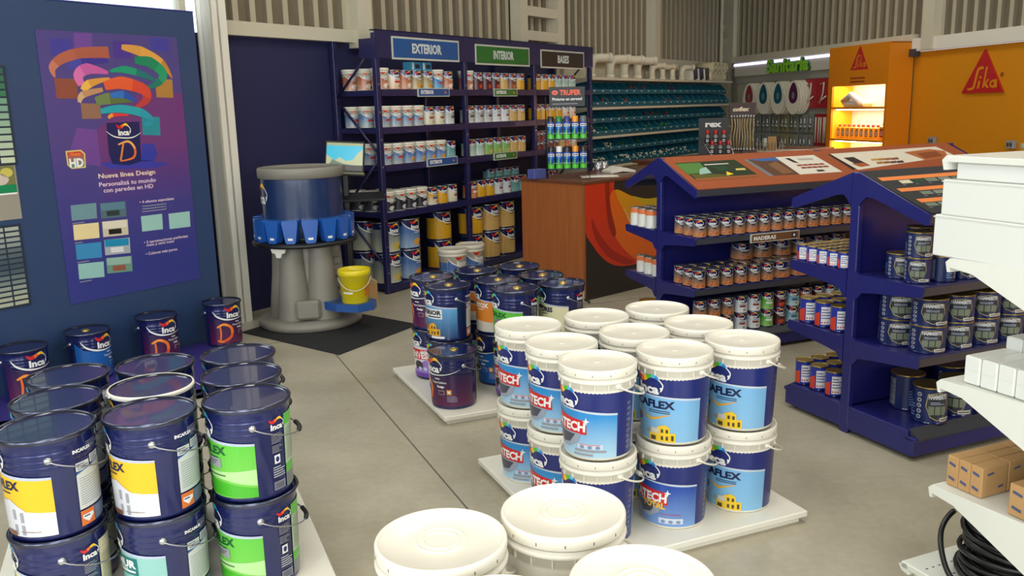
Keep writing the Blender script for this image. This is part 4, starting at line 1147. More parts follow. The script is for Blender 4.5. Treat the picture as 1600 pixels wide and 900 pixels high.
PB = Proto(bin_); nb = 21; tiers = (('top', 1.935), ('second', 1.762), ('third', 1.54), ('fourth', 1.367), ('fifth', 1.135), ('sixth', .945))
M_redf = mat('red_brown_fittings', (134, 56, 44), .5); M_grf = mat('green_fittings', (60, 120, 56), .5); M_whf = mat('white_fittings', (214, 208, 186), .5)
for ti, (tn, z) in enumerate(tiers):
    for i in range(nb if ti < 5 else nb):
        p = W('A', BX0+.17+i*(BL-.18)/nb, BY+.025+(0 if ti % 2 else .05), z)
        PB.put(p, rz('A'), 'teal storage bin, %s from left in the %s tier' % (ORD[i], tn), 'teal storage bins')
rnd = random.Random(3)
fills = {0: {5: 'r', 6: 'r', 7: 'r', 11: 'r'}, 1: {1: 'r', 2: 'r', 4: 'r', 10: 'r', 12: 'r'}, 2: {4: 'r', 7: 'r', 8: 'r', 9: 'r', 10: 'r'}, 3: {1: 'g', 7: 'g', 9: 'g', 10: 'g', 0: 'w'}, 4: {2: 'w', 3: 'g', 4: 'g', 6: 'g', 9: 'g'},
         5: {0: 'w', 1: 'w', 3: 'w', 4: 'w', 5: 'w', 6: 'w', 7: 'w', 8: 'w', 9: 'w', 10: 'w', 11: 'w', 12: 'w', 13: 'w'}}
for ti, dct in fills.items():
    for i, c in dct.items():
        b = MB(); m = {'r': M_redf, 'g': M_grf, 'w': M_whf}[c]
        for q_ in range(16):
            x, y, z = rnd.uniform(-.09, .09), rnd.uniform(.03, .2), rnd.uniform(.02, .11)
            d = Vector((rnd.uniform(-1, 1), rnd.uniform(-1, 1), rnd.uniform(-.6, .6))).normalized()*.022
            b.tube([Vector((x, y, z))-d, Vector((x, y, z))+d], .012, m, 6)
        p = W('A', BX0+.17+i*(BL-.18)/nb, BY+.025+(0 if ti % 2 else .05), tiers[ti][1])
        o = b.build('pipe_fittings', None, p, rz('A')); tag(o, '%s pipe fittings heaped in the %s bin of the %s tier' % ({'r': 'red-brown', 'g': 'green', 'w': 'white'}[c], ORD[i], tiers[ti][0]), 'fittings', 'loose fittings in the bins', 'stuff')
# pipe elbows, boxes and rolls on top
def elbow(r, L):
    def fn():
        b = MB(); pts = [(0, 0, 0), (0, 0, L*.5)]+[(L*.35*(1-math.cos(a)), 0, L*.5+L*.35*math.sin(a)) for a in [PI/2*i/6 for i in range(1, 7)]]+[(L, 0, L*.85)]
        b.tube(pts, r, M_whf, 16); b.tube([(0, 0, 0), (0, 0, L*.16)], r*1.14, M_whf, 16); b.tube([(L*.86, 0, L*.85), (L, 0, L*.85)], r*1.14, M_whf, 16)
        o = b.build('pipe_elbow'); o['category'] = 'pipe elbow'; return o
    return Proto(fn)
E1, E2 = elbow(.062, .31), elbow(.045, .24)
for i, x in enumerate((.22, .78, 1.22, 1.66)):
    E1.put(W('A', BX0+x, BY+.15, 2.156), R(18), 'large white plastic pipe elbow on the bin rack, %s from left' % ORD[i], 'large pipe elbows')
for i in range(8):
    E2.put(W('A', BX0+2.15+.19*i, BY+.14+.1*(i % 2), 2.156), rz('A')+R(40*(i % 3)-30), 'small white pipe fitting on the bin rack, %s from left' % ORD[i], 'small pipe fittings')
for i in range(3):
    b = MB(); b.X = Matrix.Rotation(R(-10), 4, 'Y'); b.box(-.09, .09, 0, .2, .02, .21, M_blackp, .003); b.box(-.1, -.09, 0, .2, .02, .22, M_white2)
    o = b.build('fitting_box', None, W('A', BX0+3.75+.26*i, BY+.08, 2.152), rz('A')); tag(o, 'black and white box on the bin rack, %s from left' % ORD[i], 'box', 'black boxes on the rack')
for i in range(8):
    b = MB(); r_ = .085; b.X = Matrix.Rotation(PI/2, 4, 'X'); b.lathe([(.03, -.3), (r_, -.3), (r_, 0), (.03, 0), (.03, -.04), (.02, -.04)], mat('cream_foam_roll', (206, 196, 160), .7), 20)
    b.lathe([(.055, .001), (.06, .004), (.065, .001)], mat('cream_roll_edge', (170, 158, 120), .7), 20, cap=False)
    p = W('A', BX0+4.42+.185*(i % 4)+(.09 if i > 3 else 0), BY+.04, 2.156+r_+(0 if i < 4 else .155)); o = b.build('foam_roll', None, p, rz('A')); tag(o, 'cream roll on the bin rack, %s row, %s from left' % ('lower' if i < 4 else 'upper', ORD[i % 4]), 'roll', 'cream rolls on the rack')
# ------------------------------------------------------------------ wooden counter with painted front
KX, KY, KZ = 5.785, 5.43, 1.11
t = thing('counter', 'wooden counter with a black front painted with a red and orange paint wave', 'counter', W('K', KX, KY), rz('K'))
b = MB(); b.box(0, .03, 0, .82, 0, KZ-.03, M_wood); b.build('end_panel', t)
M_blk = mat('black_laminate', (42, 38, 38), .5)
b = MB(); b.box(.03, 4.2, 0, .03, 0, KZ-.03, M_blk); fp = b.build('front_panel', t)
b = MB(); b.box(.03, 4.2, .79, .82, 0, KZ-.03, M_wood); b.box(4.17, 4.2, .03, .79, 0, KZ-.03, M_wood); b.build('carcass', t)
b = MB(); b.box(-.012, 4.22, -.012, .84, KZ-.03, KZ, mat('dark_wood_top', (104, 62, 44), .35, var=.12), .003); b.build('worktop', t)
A = Art(flat(.0005, -.0005))
def kq(x, y):
    a, z = on_wall('K', KY, 780+x/4.09, 260+y/4.09); return (max(.03, a-KX), max(0.001, min(KZ-.031, z)))
def soft(pts, n=5):
    N = len(pts); out = []
    for i in range(N):
        p0, p1, p2, p3 = (pts[(i+k) % N] for k in (-1, 0, 1, 2))
        for q in range(n):
            t = q/n; out.append(tuple(.5*(2*b_+(c_-a_)*t+(2*a_-5*b_+4*c_-d_)*t*t+(3*b_-a_-3*c_+d_)*t**3) for a_, b_, c_, d_ in zip(p0, p1, p2, p3)))
    return [kq(*p) for p in out]


A.poly(soft([(541, 100), (720, 80), (735, 150), (790, 290), (850, 420), (1000, 500), (1000, 560), (930, 600), (860, 627), (760, 635), (680, 602), (600, 510), (541, 385)]), ink(206, 50, 30), 1)
A.poly(soft([(735, 150), (850, 190), (930, 205), (1000, 200), (1120, 180), (1120, 480), (1000, 570), (900, 600), (830, 560), (760, 480), (715, 380), (700, 240)]), ink(230, 104, 30), 2)
A.poly(soft([(742, 150), (850, 190), (930, 205), (1000, 200), (1120, 180), (1120, 400), (960, 430), (880, 400), (800, 290)]), ink(222, 150, 30), 3)
A.poly(soft([(850, 190), (930, 205), (1000, 200), (1120, 180), (1120, 240), (980, 250), (900, 230)]), ink(200, 170, 40), 4)
A.poly(soft([(675, 90), (700, 88), (710, 260), (745, 420), (720, 440), (690, 320)]), ink(150, 30, 26), 5)
A.poly(soft([(590, 330), (640, 430), (730, 540), (860, 606), (800, 622), (690, 570), (610, 450)]), ink(166, 30, 26), 5)
A.stroke([kq(*p) for p in ((795, 270), (850, 380), (920, 450), (990, 472), (1080, 470))], [.003, .008, .01, .009, .003], ink(230, 200, 150), 6, 8)
A.b.build('painted_wave', fp, keep=True)


def onk(x, y): return W('K', KX+x, KY+y, KZ)


# aerosol rack
f1 = face(onk(.2, .45))+R(4)
RP = onk(.27, .45); t = thing('aerosol_rack', 'black wire rack with TRUPER sign on the counter', 'rack', RP, f1)
b = MB()
for x in (-.2, .2):
    b.tube([(x, .09, .0), (x, .09, .76)], .005, M_blackp, 6); b.tube([(x, -.1, 0), (x, -.06, .4), (x, .08, .62)], .004, M_blackp, 6)
b.build('wire_frame', t)
for z in (.09, .37):
    b = MB(); b.box(-.2, .2, -.06, .08, z-.008, z-.003, M_blackp); b.tube([(-.2, -.06, z+.05), (.2, -.06, z+.05)], .003, M_steel, 6); b.build('wire_shelf', t)
b = MB(); b.box(-.17, .17, -.005, .005, .665, .85, mat('charcoal_sign', (44, 46, 50), .45), .003); so = b.build('sign', t)
A = Art(flat(.0008, -.0055)); I_TO = ink(236, 84, 36)
A.text('TRUPER', -.07, .775, .045, I_TO, 1, w=.2); A.ell(-.115, .797, .03, .022, I_TO, 1); A.rect(-.13, -.1, .793, .801, I_BK, 2)
A.text('Pinturas en aerosol', -.14, .725, .026, I_W, 1, w=.28); A.fine(-.14, .14, .685, .7, 1, I_GY, 1, .4); A.b.build('lettering', so, keep=True)


def aerosol(capc):
    def fn():
        t = thing('aerosol_can', '', 'aerosol can')
        b = MB(); b.lathe([(.031, 0), (.0325, .003), (.0325, .15), (.031, .156), (.022, .165)], ink(34, 80, 180), 20); b.build('can_body', t)
        b = MB(); b.lathe([(.029, .156), (.0295, .205), (.027, .212), (.0001, .213)], capc, 20); b.build('cap', t)
        A = Art(wrap(lambda z: .0326, .0004), 12.0); A.ax = .0325*PI/180
        A.rect(-70, 70, .118, .142, I_W, 1); A.text('AERO', 0, .124, .012, I_NV, 2, w=70, align='c') if False else A.fine(-50, 50, .124, .136, 1, I_NV, 2, .7)
        A.rect(-180, 180, .1, .116, ink(40, 120, 210), 1); A.rect(-180, 180, .003, .035, ink(90, 206, 60), 1)
        for k in range(12): A.poly([(-180+30*k, .035), (-150+30*k, .035), (-165+30*k, .05+.035*(k % 3))], ink(90, 206, 60), 1)
        A.b.build('label', t, keep=True); return t
    return Proto(fn)


AC = {c: aerosol(ink(*v)) for c, v in {'black': (26, 26, 28), 'green': (20, 130, 60), 'blue': (50, 60, 130), 'orange': (244, 160, 20), 'grey': (100, 110, 116), 'white': (236, 236, 232)}.items()}
Mr = Matrix.Rotation(f1, 3, 'Z')
for ri, (z, cs) in enumerate(((.37, ('black', 'green', 'blue', 'orange', 'grey')), (.09, ('black', 'white', 'black', 'orange', 'black')))):
    for i, c in enumerate(cs):
        AC[c].put(RP+Mr @ Vector((-.16+.077*i, -.02, z-.003)), f1, 'aerosol can with %s cap, %s row of rack, %s from left' % (c, ('upper', 'lower')[ri], ORD[i]), 'aerosol cans in the rack')
# things lying on the counter
t = tag((lambda b: (b.box(-.08, .08, -.05, .05, 0, .09, mat('blue_box_card', (74, 84, 150), .5), .004), b.build('small_box', None, onk(.02, .62), rz('K'))))(MB())[1], 'small plain blue box on the left end of the counter', 'box')
b = MB(); b.box(-.16, .2, -.1, .1, 0, .004, M_white2); b.box(-.1, .16, -.08, .1, .004, .009, M_white); o = b.build('loose_papers', None, onk(.5, .28), f1); tag(o, 'loose white papers on the counter below the aerosol rack', 'papers')
b = MB(); b.prism([(-.14, 0), (.0, .012), (.14, 0), (.14, .02), (.02, .06), (0, .03), (-.02, .05), (-.14, .018)], 'x', -.1, .1, M_white2); o = b.build('open_booklet', None, onk(1.02, .46), rz('K')+R(70)); tag(o, 'open white booklet on the counter right of the aerosol rack', 'booklet')
for i in range(2):
    b = MB(); b.lathe([(.04, 0), (.042, .003), (.042, .1), (.038, .1), (.038, .01), (.0001, .01)], M_steel, 20); o = b.build('metal_cup', None, onk(1.0+.09*i, .72), 0); tag(o, 'small metal cup behind the booklet, %s of two' % ('left', 'right')[i], 'cup', 'metal cups on the counter')
# rex bottle display
RX = onk(3.5, 1.03)*1.0; RX = Vector((2.62, 11.05, 0))
RXK = RX.copy()
t = thing('back_counter', 'long low counter carrying the small displays before the bin rack', 'counter', W('K', KX+2.6, KY+.86), rz('K'))
b = MB(); b.box(0, 3.6, 0, .75, KZ-.035, KZ, mat('dark_wood_top', (104, 62, 44), .35), .003); b.build('worktop', t)
b = MB(); b.box(.05, 3.55, .05, .7, 0, KZ-.035, M_wood); b.build('cabinet', t)
P0 = W('K', 9.34, 6.50, KZ); f2 = face(P0)
t = thing('bottle_display', 'black stepped display reading rex with red-capped bottles', 'display stand', P0, f2)
b = MB(); b.box(-.2, .16, .1, .115, 0, .48, M_blackp); b.box(-.19, .16, -.1, .1, 0, .02, M_blackp); b.box(-.19, .16, .0, .1, 0, .15, M_blackp); b.build('stand', t)
b = MB(); b.tube([(-.2, .1, .27), (-.02, -.1, 0)], .006, M_steel, 6); b.tube([(.17, .1, .27), (.24, -.1, 0)], .006, M_steel, 6); b.build('side_rail', t)
A = Art(flat(.0008, .0995)); A.text('rex', -.12, .37, .07, I_W, 1, w=.2); A.fine(-.18, -.05, .02, .12, 3, I_W, 1, .3); A.b.build('lettering', t, keep=True)


def bott():
    t = thing('bottle', '', 'bottle')
    b = MB(); b.lathe([(.026, 0), (.029, .004), (.029, .1), (.014, .13), (.014, .14)], mat('clear_grey_plastic', (150, 152, 150), .3), 16); b.build('bottle_body', t)
    b = MB(); b.lathe([(.022, .13), (.024, .135), (.022, .17), (.016, .18), (.0001, .18)], mat('red_cap', (206, 40, 36), .35), 16); b.build('cap', t)
    A = Art(wrap(lambda z: .0292, .0004), 12.0); A.ax = .029*PI/180; A.rect(-90, 90, .015, .085, I_BK, 1); A.fine(-40, 40, .03, .07, 2, I_W, 2, .5); A.b.build('label', t, keep=True); return t


BT = Proto(bott); Mr = Matrix.Rotation(f2, 3, 'Z')
for r_ in range(2):
    for i in range(3): BT.put(P0+Mr @ Vector(((-.09 if r_ else -.03)+.1*i, .05 if r_ else -.05, .15 if r_ else .02)), f2, 'red-capped bottle, %s step of the rex display, %s from left' % (('lower', 'upper')[r_], ORD[i]), 'red-capped bottles')
# hose display
P1 = W('K', 9.72, 6.36, KZ); f2 = face(P1)
t = thing('hose_display', 'brown coflex display stand hung with tan connector hoses', 'display stand', P1, f2)
b = MB(); b.box(-.16, .16, .03, .045, .5, .66, mat('brown_sign', (66, 44, 40), .5), .003); so = b.build('sign', t)
b = MB(); b.box(-.02, .02, .05, .07, 0, .62, M_blackp); b.box(-.15, .15, -.1, .1, 0, .015, M_blackp); b.tube([(-.15, .0, .5), (.17, .0, .5)], .005, M_steel, 6); b.build('stand', t)
A = Art(flat(.0008, .0295)); A.text('coflex', -.12, .555, .05, ink(226, 200, 160), 1, w=.2, shear=.2); A.b.build('lettering', so, keep=True)
Mr = Matrix.Rotation(f2, 3, 'Z')
def hose():
    b = MB(); b.tube([(0, 0, 0), (.012, -.012, -.12), (-.006, .0, -.26), (.01, 0, -.42)], .009, mat('tan_braided_hose', (176, 156, 116), .5), 8); b.tube([(0, 0, .012), (0, 0, -.03)], .013, M_steel, 8); b.tube([(.009, 0, -.40), (.011, 0, -.44)], .013, M_steel, 8)
    o = b.build('connector_hose'); o['category'] = 'hose'; return o
HS = Proto(hose)
for i in range(9):
    HS.put(P1+Mr @ Vector((-.13+.034*i, -.01-.02*(i % 2), .495)), f2+R(40*i), 'tan connector hose on the coflex stand, %s from left' % ORD[i], 'tan connector hoses')
# brush box
P2 = W('K', 10.62, 6.50, KZ); f2 = face(P2)
t = thing('brush_box', 'small clear divided box with cartons and sticks on the back counter', 'box', P2, f2)
b = MB(); b.box(-.17, .17, -.06, .06, 0, .01, M_cream)
for k in range(9): b.box(-.17+.0415*k, -.164+.0415*k, -.06, .06, 0, .13, mat('clear_divider', (190, 184, 160), .3))
b.build('divided_tray', t)
b = MB(); b.box(-.03, .08, .0, .05, .01, .2, M_cardb); b.box(.09, .13, 0, .04, .06, .21, mat('dark_brown_card', (60, 34, 30), .6)); b.box(-.08, -.05, 0, .04, .06, .18, M_cream); b.build('carton', t)
b = MB(); b.box(-.3, .3, -.1, .12, 0, .004, M_white2); o = b.build('white_sheet', None, W('K', 11.0, 6.42, KZ), f2); tag(o, 'flat white sheet on the counter beside the divided box', 'paper')

# ------------------------------------------------------------------ Sanitaria wall
t = thing('wall_display', 'pale slatted wall display under the Sanitaria letters', 'display wall', W('R', -15.4, 8.2), rz('R'))
LW = 3.3
b = MB(); b.box(0, LW, .02, .06, .7, 2.24, mat('pale_slat_board', (190, 186, 168), .5)); b.build('back_board', t)
for z in (2.12, 1.545, 1.16):
    b = MB(); b.box(0, LW, -.02, .02, z, z+.12, mat('slat_rail', (166, 164, 152), .5)); b.build('rail', t)
b = MB(); b.box(0, LW, -.06, .08, 2.24, 2.5, mat('pale_header', (206, 202, 188), .5), .004); b.build('header', t)
b = MB(); b.box(0, LW, -.075, -.06, 2.43, 2.47, mat('led_strip', (214, 210, 255), .3, emit=2.2)); b.build('light_strip', t)
x0, z0 = on_wall('R', 8.1, 1199, 115); x1 = on_wall('R', 8.1, 1265, 108)[0]
t = thing('wall_letters', 'raised green Sanitaria letters on the pale header', 'letters', W('R', x0, 8.12), rz('R'))
M_lg = mat('lime_letter_face', (136, 206, 50), .4); vs, fs, tw = text_geo('Sanitaria'); k = (x1-x0)/tw; hgt = .21; zb = 2.265; b = MB()
b.add([(v[0]*k, -.045, zb+v[1]*hgt) for v in vs], fs, M_lg)
b.add([(v[0]*k, -.0, zb+v[1]*hgt) for v in vs], fs, M_lg)
n = len(vs); ed = {}
for f in fs:
    for i in range(len(f)):
        e = (f[i], f[(i+1) % len(f)]); ed[tuple(sorted(e))] = ed.get(tuple(sorted(e)), 0)+1
M_lgs = mat('green_letter_side', (30, 76, 34), .5)
for (i, j), c in ed.items():
    if c == 1: b.add([(vs[i][0]*k, -.045, zb+vs[i][1]*hgt), (vs[j][0]*k, -.045, zb+vs[j][1]*hgt), (vs[j][0]*k, 0, zb+vs[j][1]*hgt), (vs[i][0]*k, 0, zb+vs[i][1]*hgt)], [(0, 1, 2, 3)], M_lgs)
b.build('lettering', t, keep=True)


def seat(cardc):
    def fn():
        t = thing('toilet_seat', '', 'toilet seat')
        for k in range(4):
            o_ = [(.19*math.sin(2*PI*i/28)*(1-.18*(math.cos(2*PI*i/28) > 0)*math.cos(2*PI*i/28)), -.27+.275*math.cos(2*PI*i/28)) for i in range(28)]
            b = MB(); b.X = Matrix.Translation((.035*k, .03*k, 0)); b.prism(o_, 'y', 0, .022, mat('white_seat_plastic', (226, 220, 200), .35)); b.build('seat_lid', t)
        A = Art(flat(.0008, -.001)); A.poly([((.105-.03*math.cos(2*PI*i/20))*math.sin(2*PI*i/20), -.2+.17*math.cos(2*PI*i/20)) for i in range(20)], ink(*cardc), 1)
        A.ell(0, -.24, .035, .06, ink(110, 130, 136), 2); A.b.build('card', t, keep=True)
        b = MB(); b.tube([(0, .1, .0), (0, -.02, .0), (0, -.02, .03)], .006, M_steel, 6); b.build('hook', t); return t
    return Proto(fn)


SP = {c: seat(c) for c in ((150, 50, 54), (24, 84, 100), (84, 30, 66))}
for i, (px, c, w_) in enumerate(((1171, (150, 50, 54), 'a red card, leftmost'), (1193, (24, 84, 100), 'a teal card, second'), (1216, (24, 84, 100), 'a teal card, third'), (1240, (84, 30, 66), 'a purple card, fourth'))):
    xx, zz = on_wall('R', 8.0, px, 131)
    SP[c].put(W('R', xx, 8.0, 2.10), rz('R')+R(8), 'hanging white toilet seats with %s on the Sanitaria wall' % w_, 'toilet seats on the wall')
M_red = mat('red_pack', (176, 36, 48), .4)
def pack(w, h, m, inner):
    def fn():
        t = thing('hanging_pack', '', 'pack'); b = MB(); b.box(-w/2, w/2, 0, .012, -h, 0, m); b.build('backing_card', t)
        b = MB()
        if inner == 'valve': b.tube([(-w*.2, -.02, -h*.2), (w*.15, -.03, -h*.15), (w*.1, -.03, -h*.5), (-w*.2, -.02, -h*.85)], .013, M_whf, 8); b.tube([(-w*.25, -.02, -h*.8), (w*.3, -.02, -h*.6)], .012, M_white2, 8)
        elif inner == 'tubes':
            for k in (-.25, .15): b.tube([(w*k, -.015, -h*.1), (w*k, -.015, -h*.9)], .012, M_whf, 8)
        else: b.tube([(0, -.015, -h*.15), (w*.1, -.02, -h*.5), (-w*.1, -.02, -h*.8)], .014, M_steel, 8); b.tube([(-w*.2, -.02, -h*.6), (w*.2, -.02, -h*.7)], .018, mat('clear_blister', (176, 180, 176), .2), 8)
        b.build('contents', t); return t
    return Proto(fn)
PV = pack(.34, .46, M_red, 'valve'); PT_ = pack(.2, .5, M_red, 'tubes'); PC = pack(.13, .3, mat('clear_card', (140, 144, 140), .35), 'tap'); PC2 = pack(.13, .3, mat('yellow_topped_card', (150, 146, 110), .35), 'tap')
for i, px in enumerate((1266, 1286)): PV.put(W('R', on_wall('R', 8.12, px, 120)[0], 8.14, 2.11), rz('R'), 'large red hanging pack with white valve, %s of two beside the seats' % ('left', 'right')[i], 'large red packs')
for i, px in enumerate((1277, 1285, 1292)): PT_.put(W('R', on_wall('R', 8.12, px, 190)[0], 8.14, 1.56), rz('R'), 'tall red pack with white tubes, %s from left on the lower rail' % ORD[i], 'tall red packs')
for r_ in range(2):
    for i in range(13):
        px = 1178+7.3*i; (PC2 if 4 < i < 9 else PC).put(W('R', on_wall('R', 8.12, px, 190)[0], 8.14-.02*(i % 2), 1.56-.34*r_), rz('R'), 'clear blister pack, %s row under the rail, %s from left' % (('upper', 'lower')[r_], ORD[i]), 'clear blister packs')

# ------------------------------------------------------------------ amber cabinet with lit shelves
SX0, SX1, SY = -11.985, -10.60, 7.90; SW = SX1-SX0
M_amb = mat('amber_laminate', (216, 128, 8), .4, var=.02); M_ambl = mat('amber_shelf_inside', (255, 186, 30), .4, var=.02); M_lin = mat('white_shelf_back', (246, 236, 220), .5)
t = thing('display_cabinet', 'tall amber cabinet with red triangle sign and lit shelves of bottles', 'cabinet', W('R', SX0, SY), rz('R'))
zo = lambda py: on_wall('R', SY, 1340, py)[1]
ox0 = on_wall('R', SY, 1297, 160)[0]-SX0+.04; ox1 = SW-.045
zt, zm, zl = zo(133.5), zo(167), zo(218)
b = MB(); b.box(0, SW, 0, .025, zt, 2.53, M_amb); b.box(0, ox0, 0, .025, 0, zt, M_amb); b.box(ox1, SW, 0, .025, 0, zt, M_amb); b.box(ox0, ox1, 0, .025, 0, .5, M_amb); b.build('front_panel', t)
b = MB(); b.box(SW-.02, SW, .025, .38, 0, 2.53, M_amb); b.box(0, .02, .025, .38, 0, 2.53, M_amb); b.box(0, SW, .025, .38, 2.51, 2.53, M_amb); b.build('side_panel', t)
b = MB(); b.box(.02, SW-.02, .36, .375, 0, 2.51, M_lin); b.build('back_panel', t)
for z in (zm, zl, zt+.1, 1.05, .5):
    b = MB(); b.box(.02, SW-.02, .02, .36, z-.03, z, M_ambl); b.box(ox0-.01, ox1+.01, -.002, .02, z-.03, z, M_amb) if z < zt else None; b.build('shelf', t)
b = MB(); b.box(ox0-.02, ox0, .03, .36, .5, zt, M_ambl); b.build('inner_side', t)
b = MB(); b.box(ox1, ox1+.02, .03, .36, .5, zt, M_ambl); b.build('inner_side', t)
M_led = mat('cabinet_led', (255, 240, 214), .3, emit=9.0)
for z in (zt+.066, zm-.034, zl-.034):
    b = MB(); b.box(ox0+.05, ox1-.05, .05, .09, z-.012, z, M_led); b.build('strip_lamp', t)
    a_ = area('cabinet_strip_light', tuple(W('R', SX0+(ox0+ox1)/2, SY+.12, z-.02)), tuple(W('R', SX0+(ox0+ox1)/2, SY+.16, z-.5)), ox1-ox0-.1, .08, 4.5, (1, .93, .78)); a_.rotation_euler = (0, 0, rz('R'))
def sika(A, cx, z0, w, hgt, wall):
    A.poly([(cx-w/2, z0), (cx+w/2, z0), (cx, z0+hgt)], ink(184, 32, 36), 1)
    u = w/100.0; v = hgt/100.0
    def P(*q): return [(cx+x*u, z0+y*v) for x, y in q]
    A.stroke(P((1, 58), (-10, 56), (-14, 44), (-18, 22), (-22, 11), (-35, 9)), [3.0*v, 3.2*v, 3.4*v, 3.4*v, 3.0*v, 2.2*v], wall, 2, 6)   # long s
    A.poly(P((1, 12), (5, 12), (11, 60), (7, 60)), wall, 2)
    A.poly(P((-12, 10), (-7, 10), (-4, 28), (-9, 28)), wall, 2); A.ell(cx-5*u, z0+36*v, 3*u, 3*v, wall, 2, 10)
    A.poly(P((5, 20), (12, 31), (17, 31), (10, 21), (18, 11), (12, 11), (5, 18)), wall, 2)
    A.ell(cx+26*u, z0+20*v, 8*u, 9.5*v, wall, 2, 16); A.ell(cx+25*u, z0+20*v, 3.4*u, 4.6*v, ink(184, 32, 36), 3, 12); A.poly(P((31, 11), (36, 11), (35, 30), (30, 30)), wall, 4)
A = Art(flat(.0008, -.001)); lx_, lz_ = on_wall('R', SY, 1342.5, 109); lx_ -= SX0
sika(A, lx_, lz_, .42, .34, ink(216, 128, 8)); A.fine(lx_-.2, lx_+.2, lz_-.19, lz_-.09, 2, ink(150, 60, 20), 1, .45)
A.b.build('logo', t, keep=True)


def sbot():
    t = thing('bottle', '', 'bottle'); b = MB(); b.box(-.045, .045, -.03, .03, 0, .17, mat('orange_bottle', (236, 160, 30), .35), .012); b.lathe([(.016, .168), (.016, .18)], M_ambl, 12); b.build('bottle_body', t)
    b = MB(); b.lathe([(.022, .178), (.022, .205), (.0001, .206)], mat('red_cap', (206, 40, 36), .35), 12); b.build('cap', t)
    A = Art(flat(.0006, -.0303)); A.rect(-.03, .03, .04, .13, ink(120, 90, 50), 1); A.fine(-.026, .026, .05, .12, 3, I_W, 2, .35); A.b.build('label', t, keep=True); return t


SB = Proto(sbot)
for i in range(9): SB.put(W('R', SX0+ox0+.07+.112*i, SY+.12, zl+.0), rz('R'), 'orange bottle with red cap on the lit cabinet shelf, %s from left' % ORD[i], 'orange bottles in the cabinet')
p = W('R', SX0+ox1-.1, SY+.12, zl)
t = thing('jerry_can', 'larger orange jug at the right end of the lit cabinet shelf', 'jug', p, rz('R'))
b = MB(); b.box(-.085, .085, -.05, .05, 0, .2, mat('orange_bottle', (236, 160, 30), .35), .02); b.box(-.06, .03, -.02, .02, .2, .235, mat('yellow_cap', (250, 214, 90), .4), .008); b.build('jug_body', t)
A = Art(flat(.0006, -.0503)); A.rect(-.06, .06, .04, .15, ink(170, 50, 30), 1); A.fine(-.05, .05, .06, .13, 3, I_W, 2, .3); A.b.build('label', t, keep=True)
b = MB(); b.box(-.35, .2, -.1, .1, 0, .1, mat('clear_film', (236, 232, 226), .25), .04); b.tube([(-.3, -.08, .08), (-.1, -.1, .17), (.12, -.08, .06)], .05, mat('clear_film', (236, 232, 226), .25), 8); o = b.build('plastic_bag', None, W('R', SX0+ox0+.5, SY+.15, zm), rz('R')); tag(o, 'crumpled clear plastic bag on the top lit shelf of the cabinet', 'bag')
# red triangle signs on the amber wall
for nm, cx_, lab in (('wall_sign', on_wall('R', 8.3, 1535.5, 145)[0], 'large red triangle sign on the amber wall'), ('wall_sign', on_wall('R', 8.3, 1535.5, 145)[0]+1.75, 'second red sign on the amber wall, cut by the right edge')):
    z0_ = 1.815; t = thing(nm, lab, 'sign', W('R', cx_, 8.3), rz('R')); w_ = .68
    b = MB(); b.prism([(-w_/2, z0_), (w_/2, z0_), (0, z0_+.52)], 'y', -.02, .005, ink(184, 32, 36)); b.build('triangle_board', t)
    if lab[0] == 'l':
        A = Art(flat(.0008, -.0205)); sika(A, 0, z0_, w_, .52, ink(214, 138, 16)); A.b.build('logo', t, keep=True)
    else:
        b = MB(); b.box(-1.0, -.6, -.01, .005, z0_+.16, z0_+.32, ink(184, 32, 36), .06); b.build('red_bar', t)
A = Art(flat(.0008, -.001)); A.text('®', 0, 0, .05, ink(150, 60, 30), 1); o = A.b.build('registered_mark', None, W('R', on_wall('R', 8.3, 1562, 122)[0], 8.305, 2.0), rz('R'), keep=True); tag(o, 'small round trademark sign beside the large red triangle', 'mark')
for i, (px, py) in enumerate(((1454, 220), (1577, 226))):
    x_, z_ = on_wall('R', 8.25, px, py); t = thing('wall_socket', 'small grey socket box on the amber wall, %s of two' % ('left', 'right')[i], 'socket', W('R', x_, 8.3, z_), rz('R'))
    b = MB(); b.box(-.06, .06, -.05, 0.005, -.05, .05, mat('grey_socket', (150, 146, 140), .4), .006); b.build('housing', t)
    b = MB(); b.box(-.035, -.01, -.056, -.05, -.02, .02, M_strip); b.box(.01, .035, -.056, -.05, -.02, .02, M_strip); b.build('outlet', t)

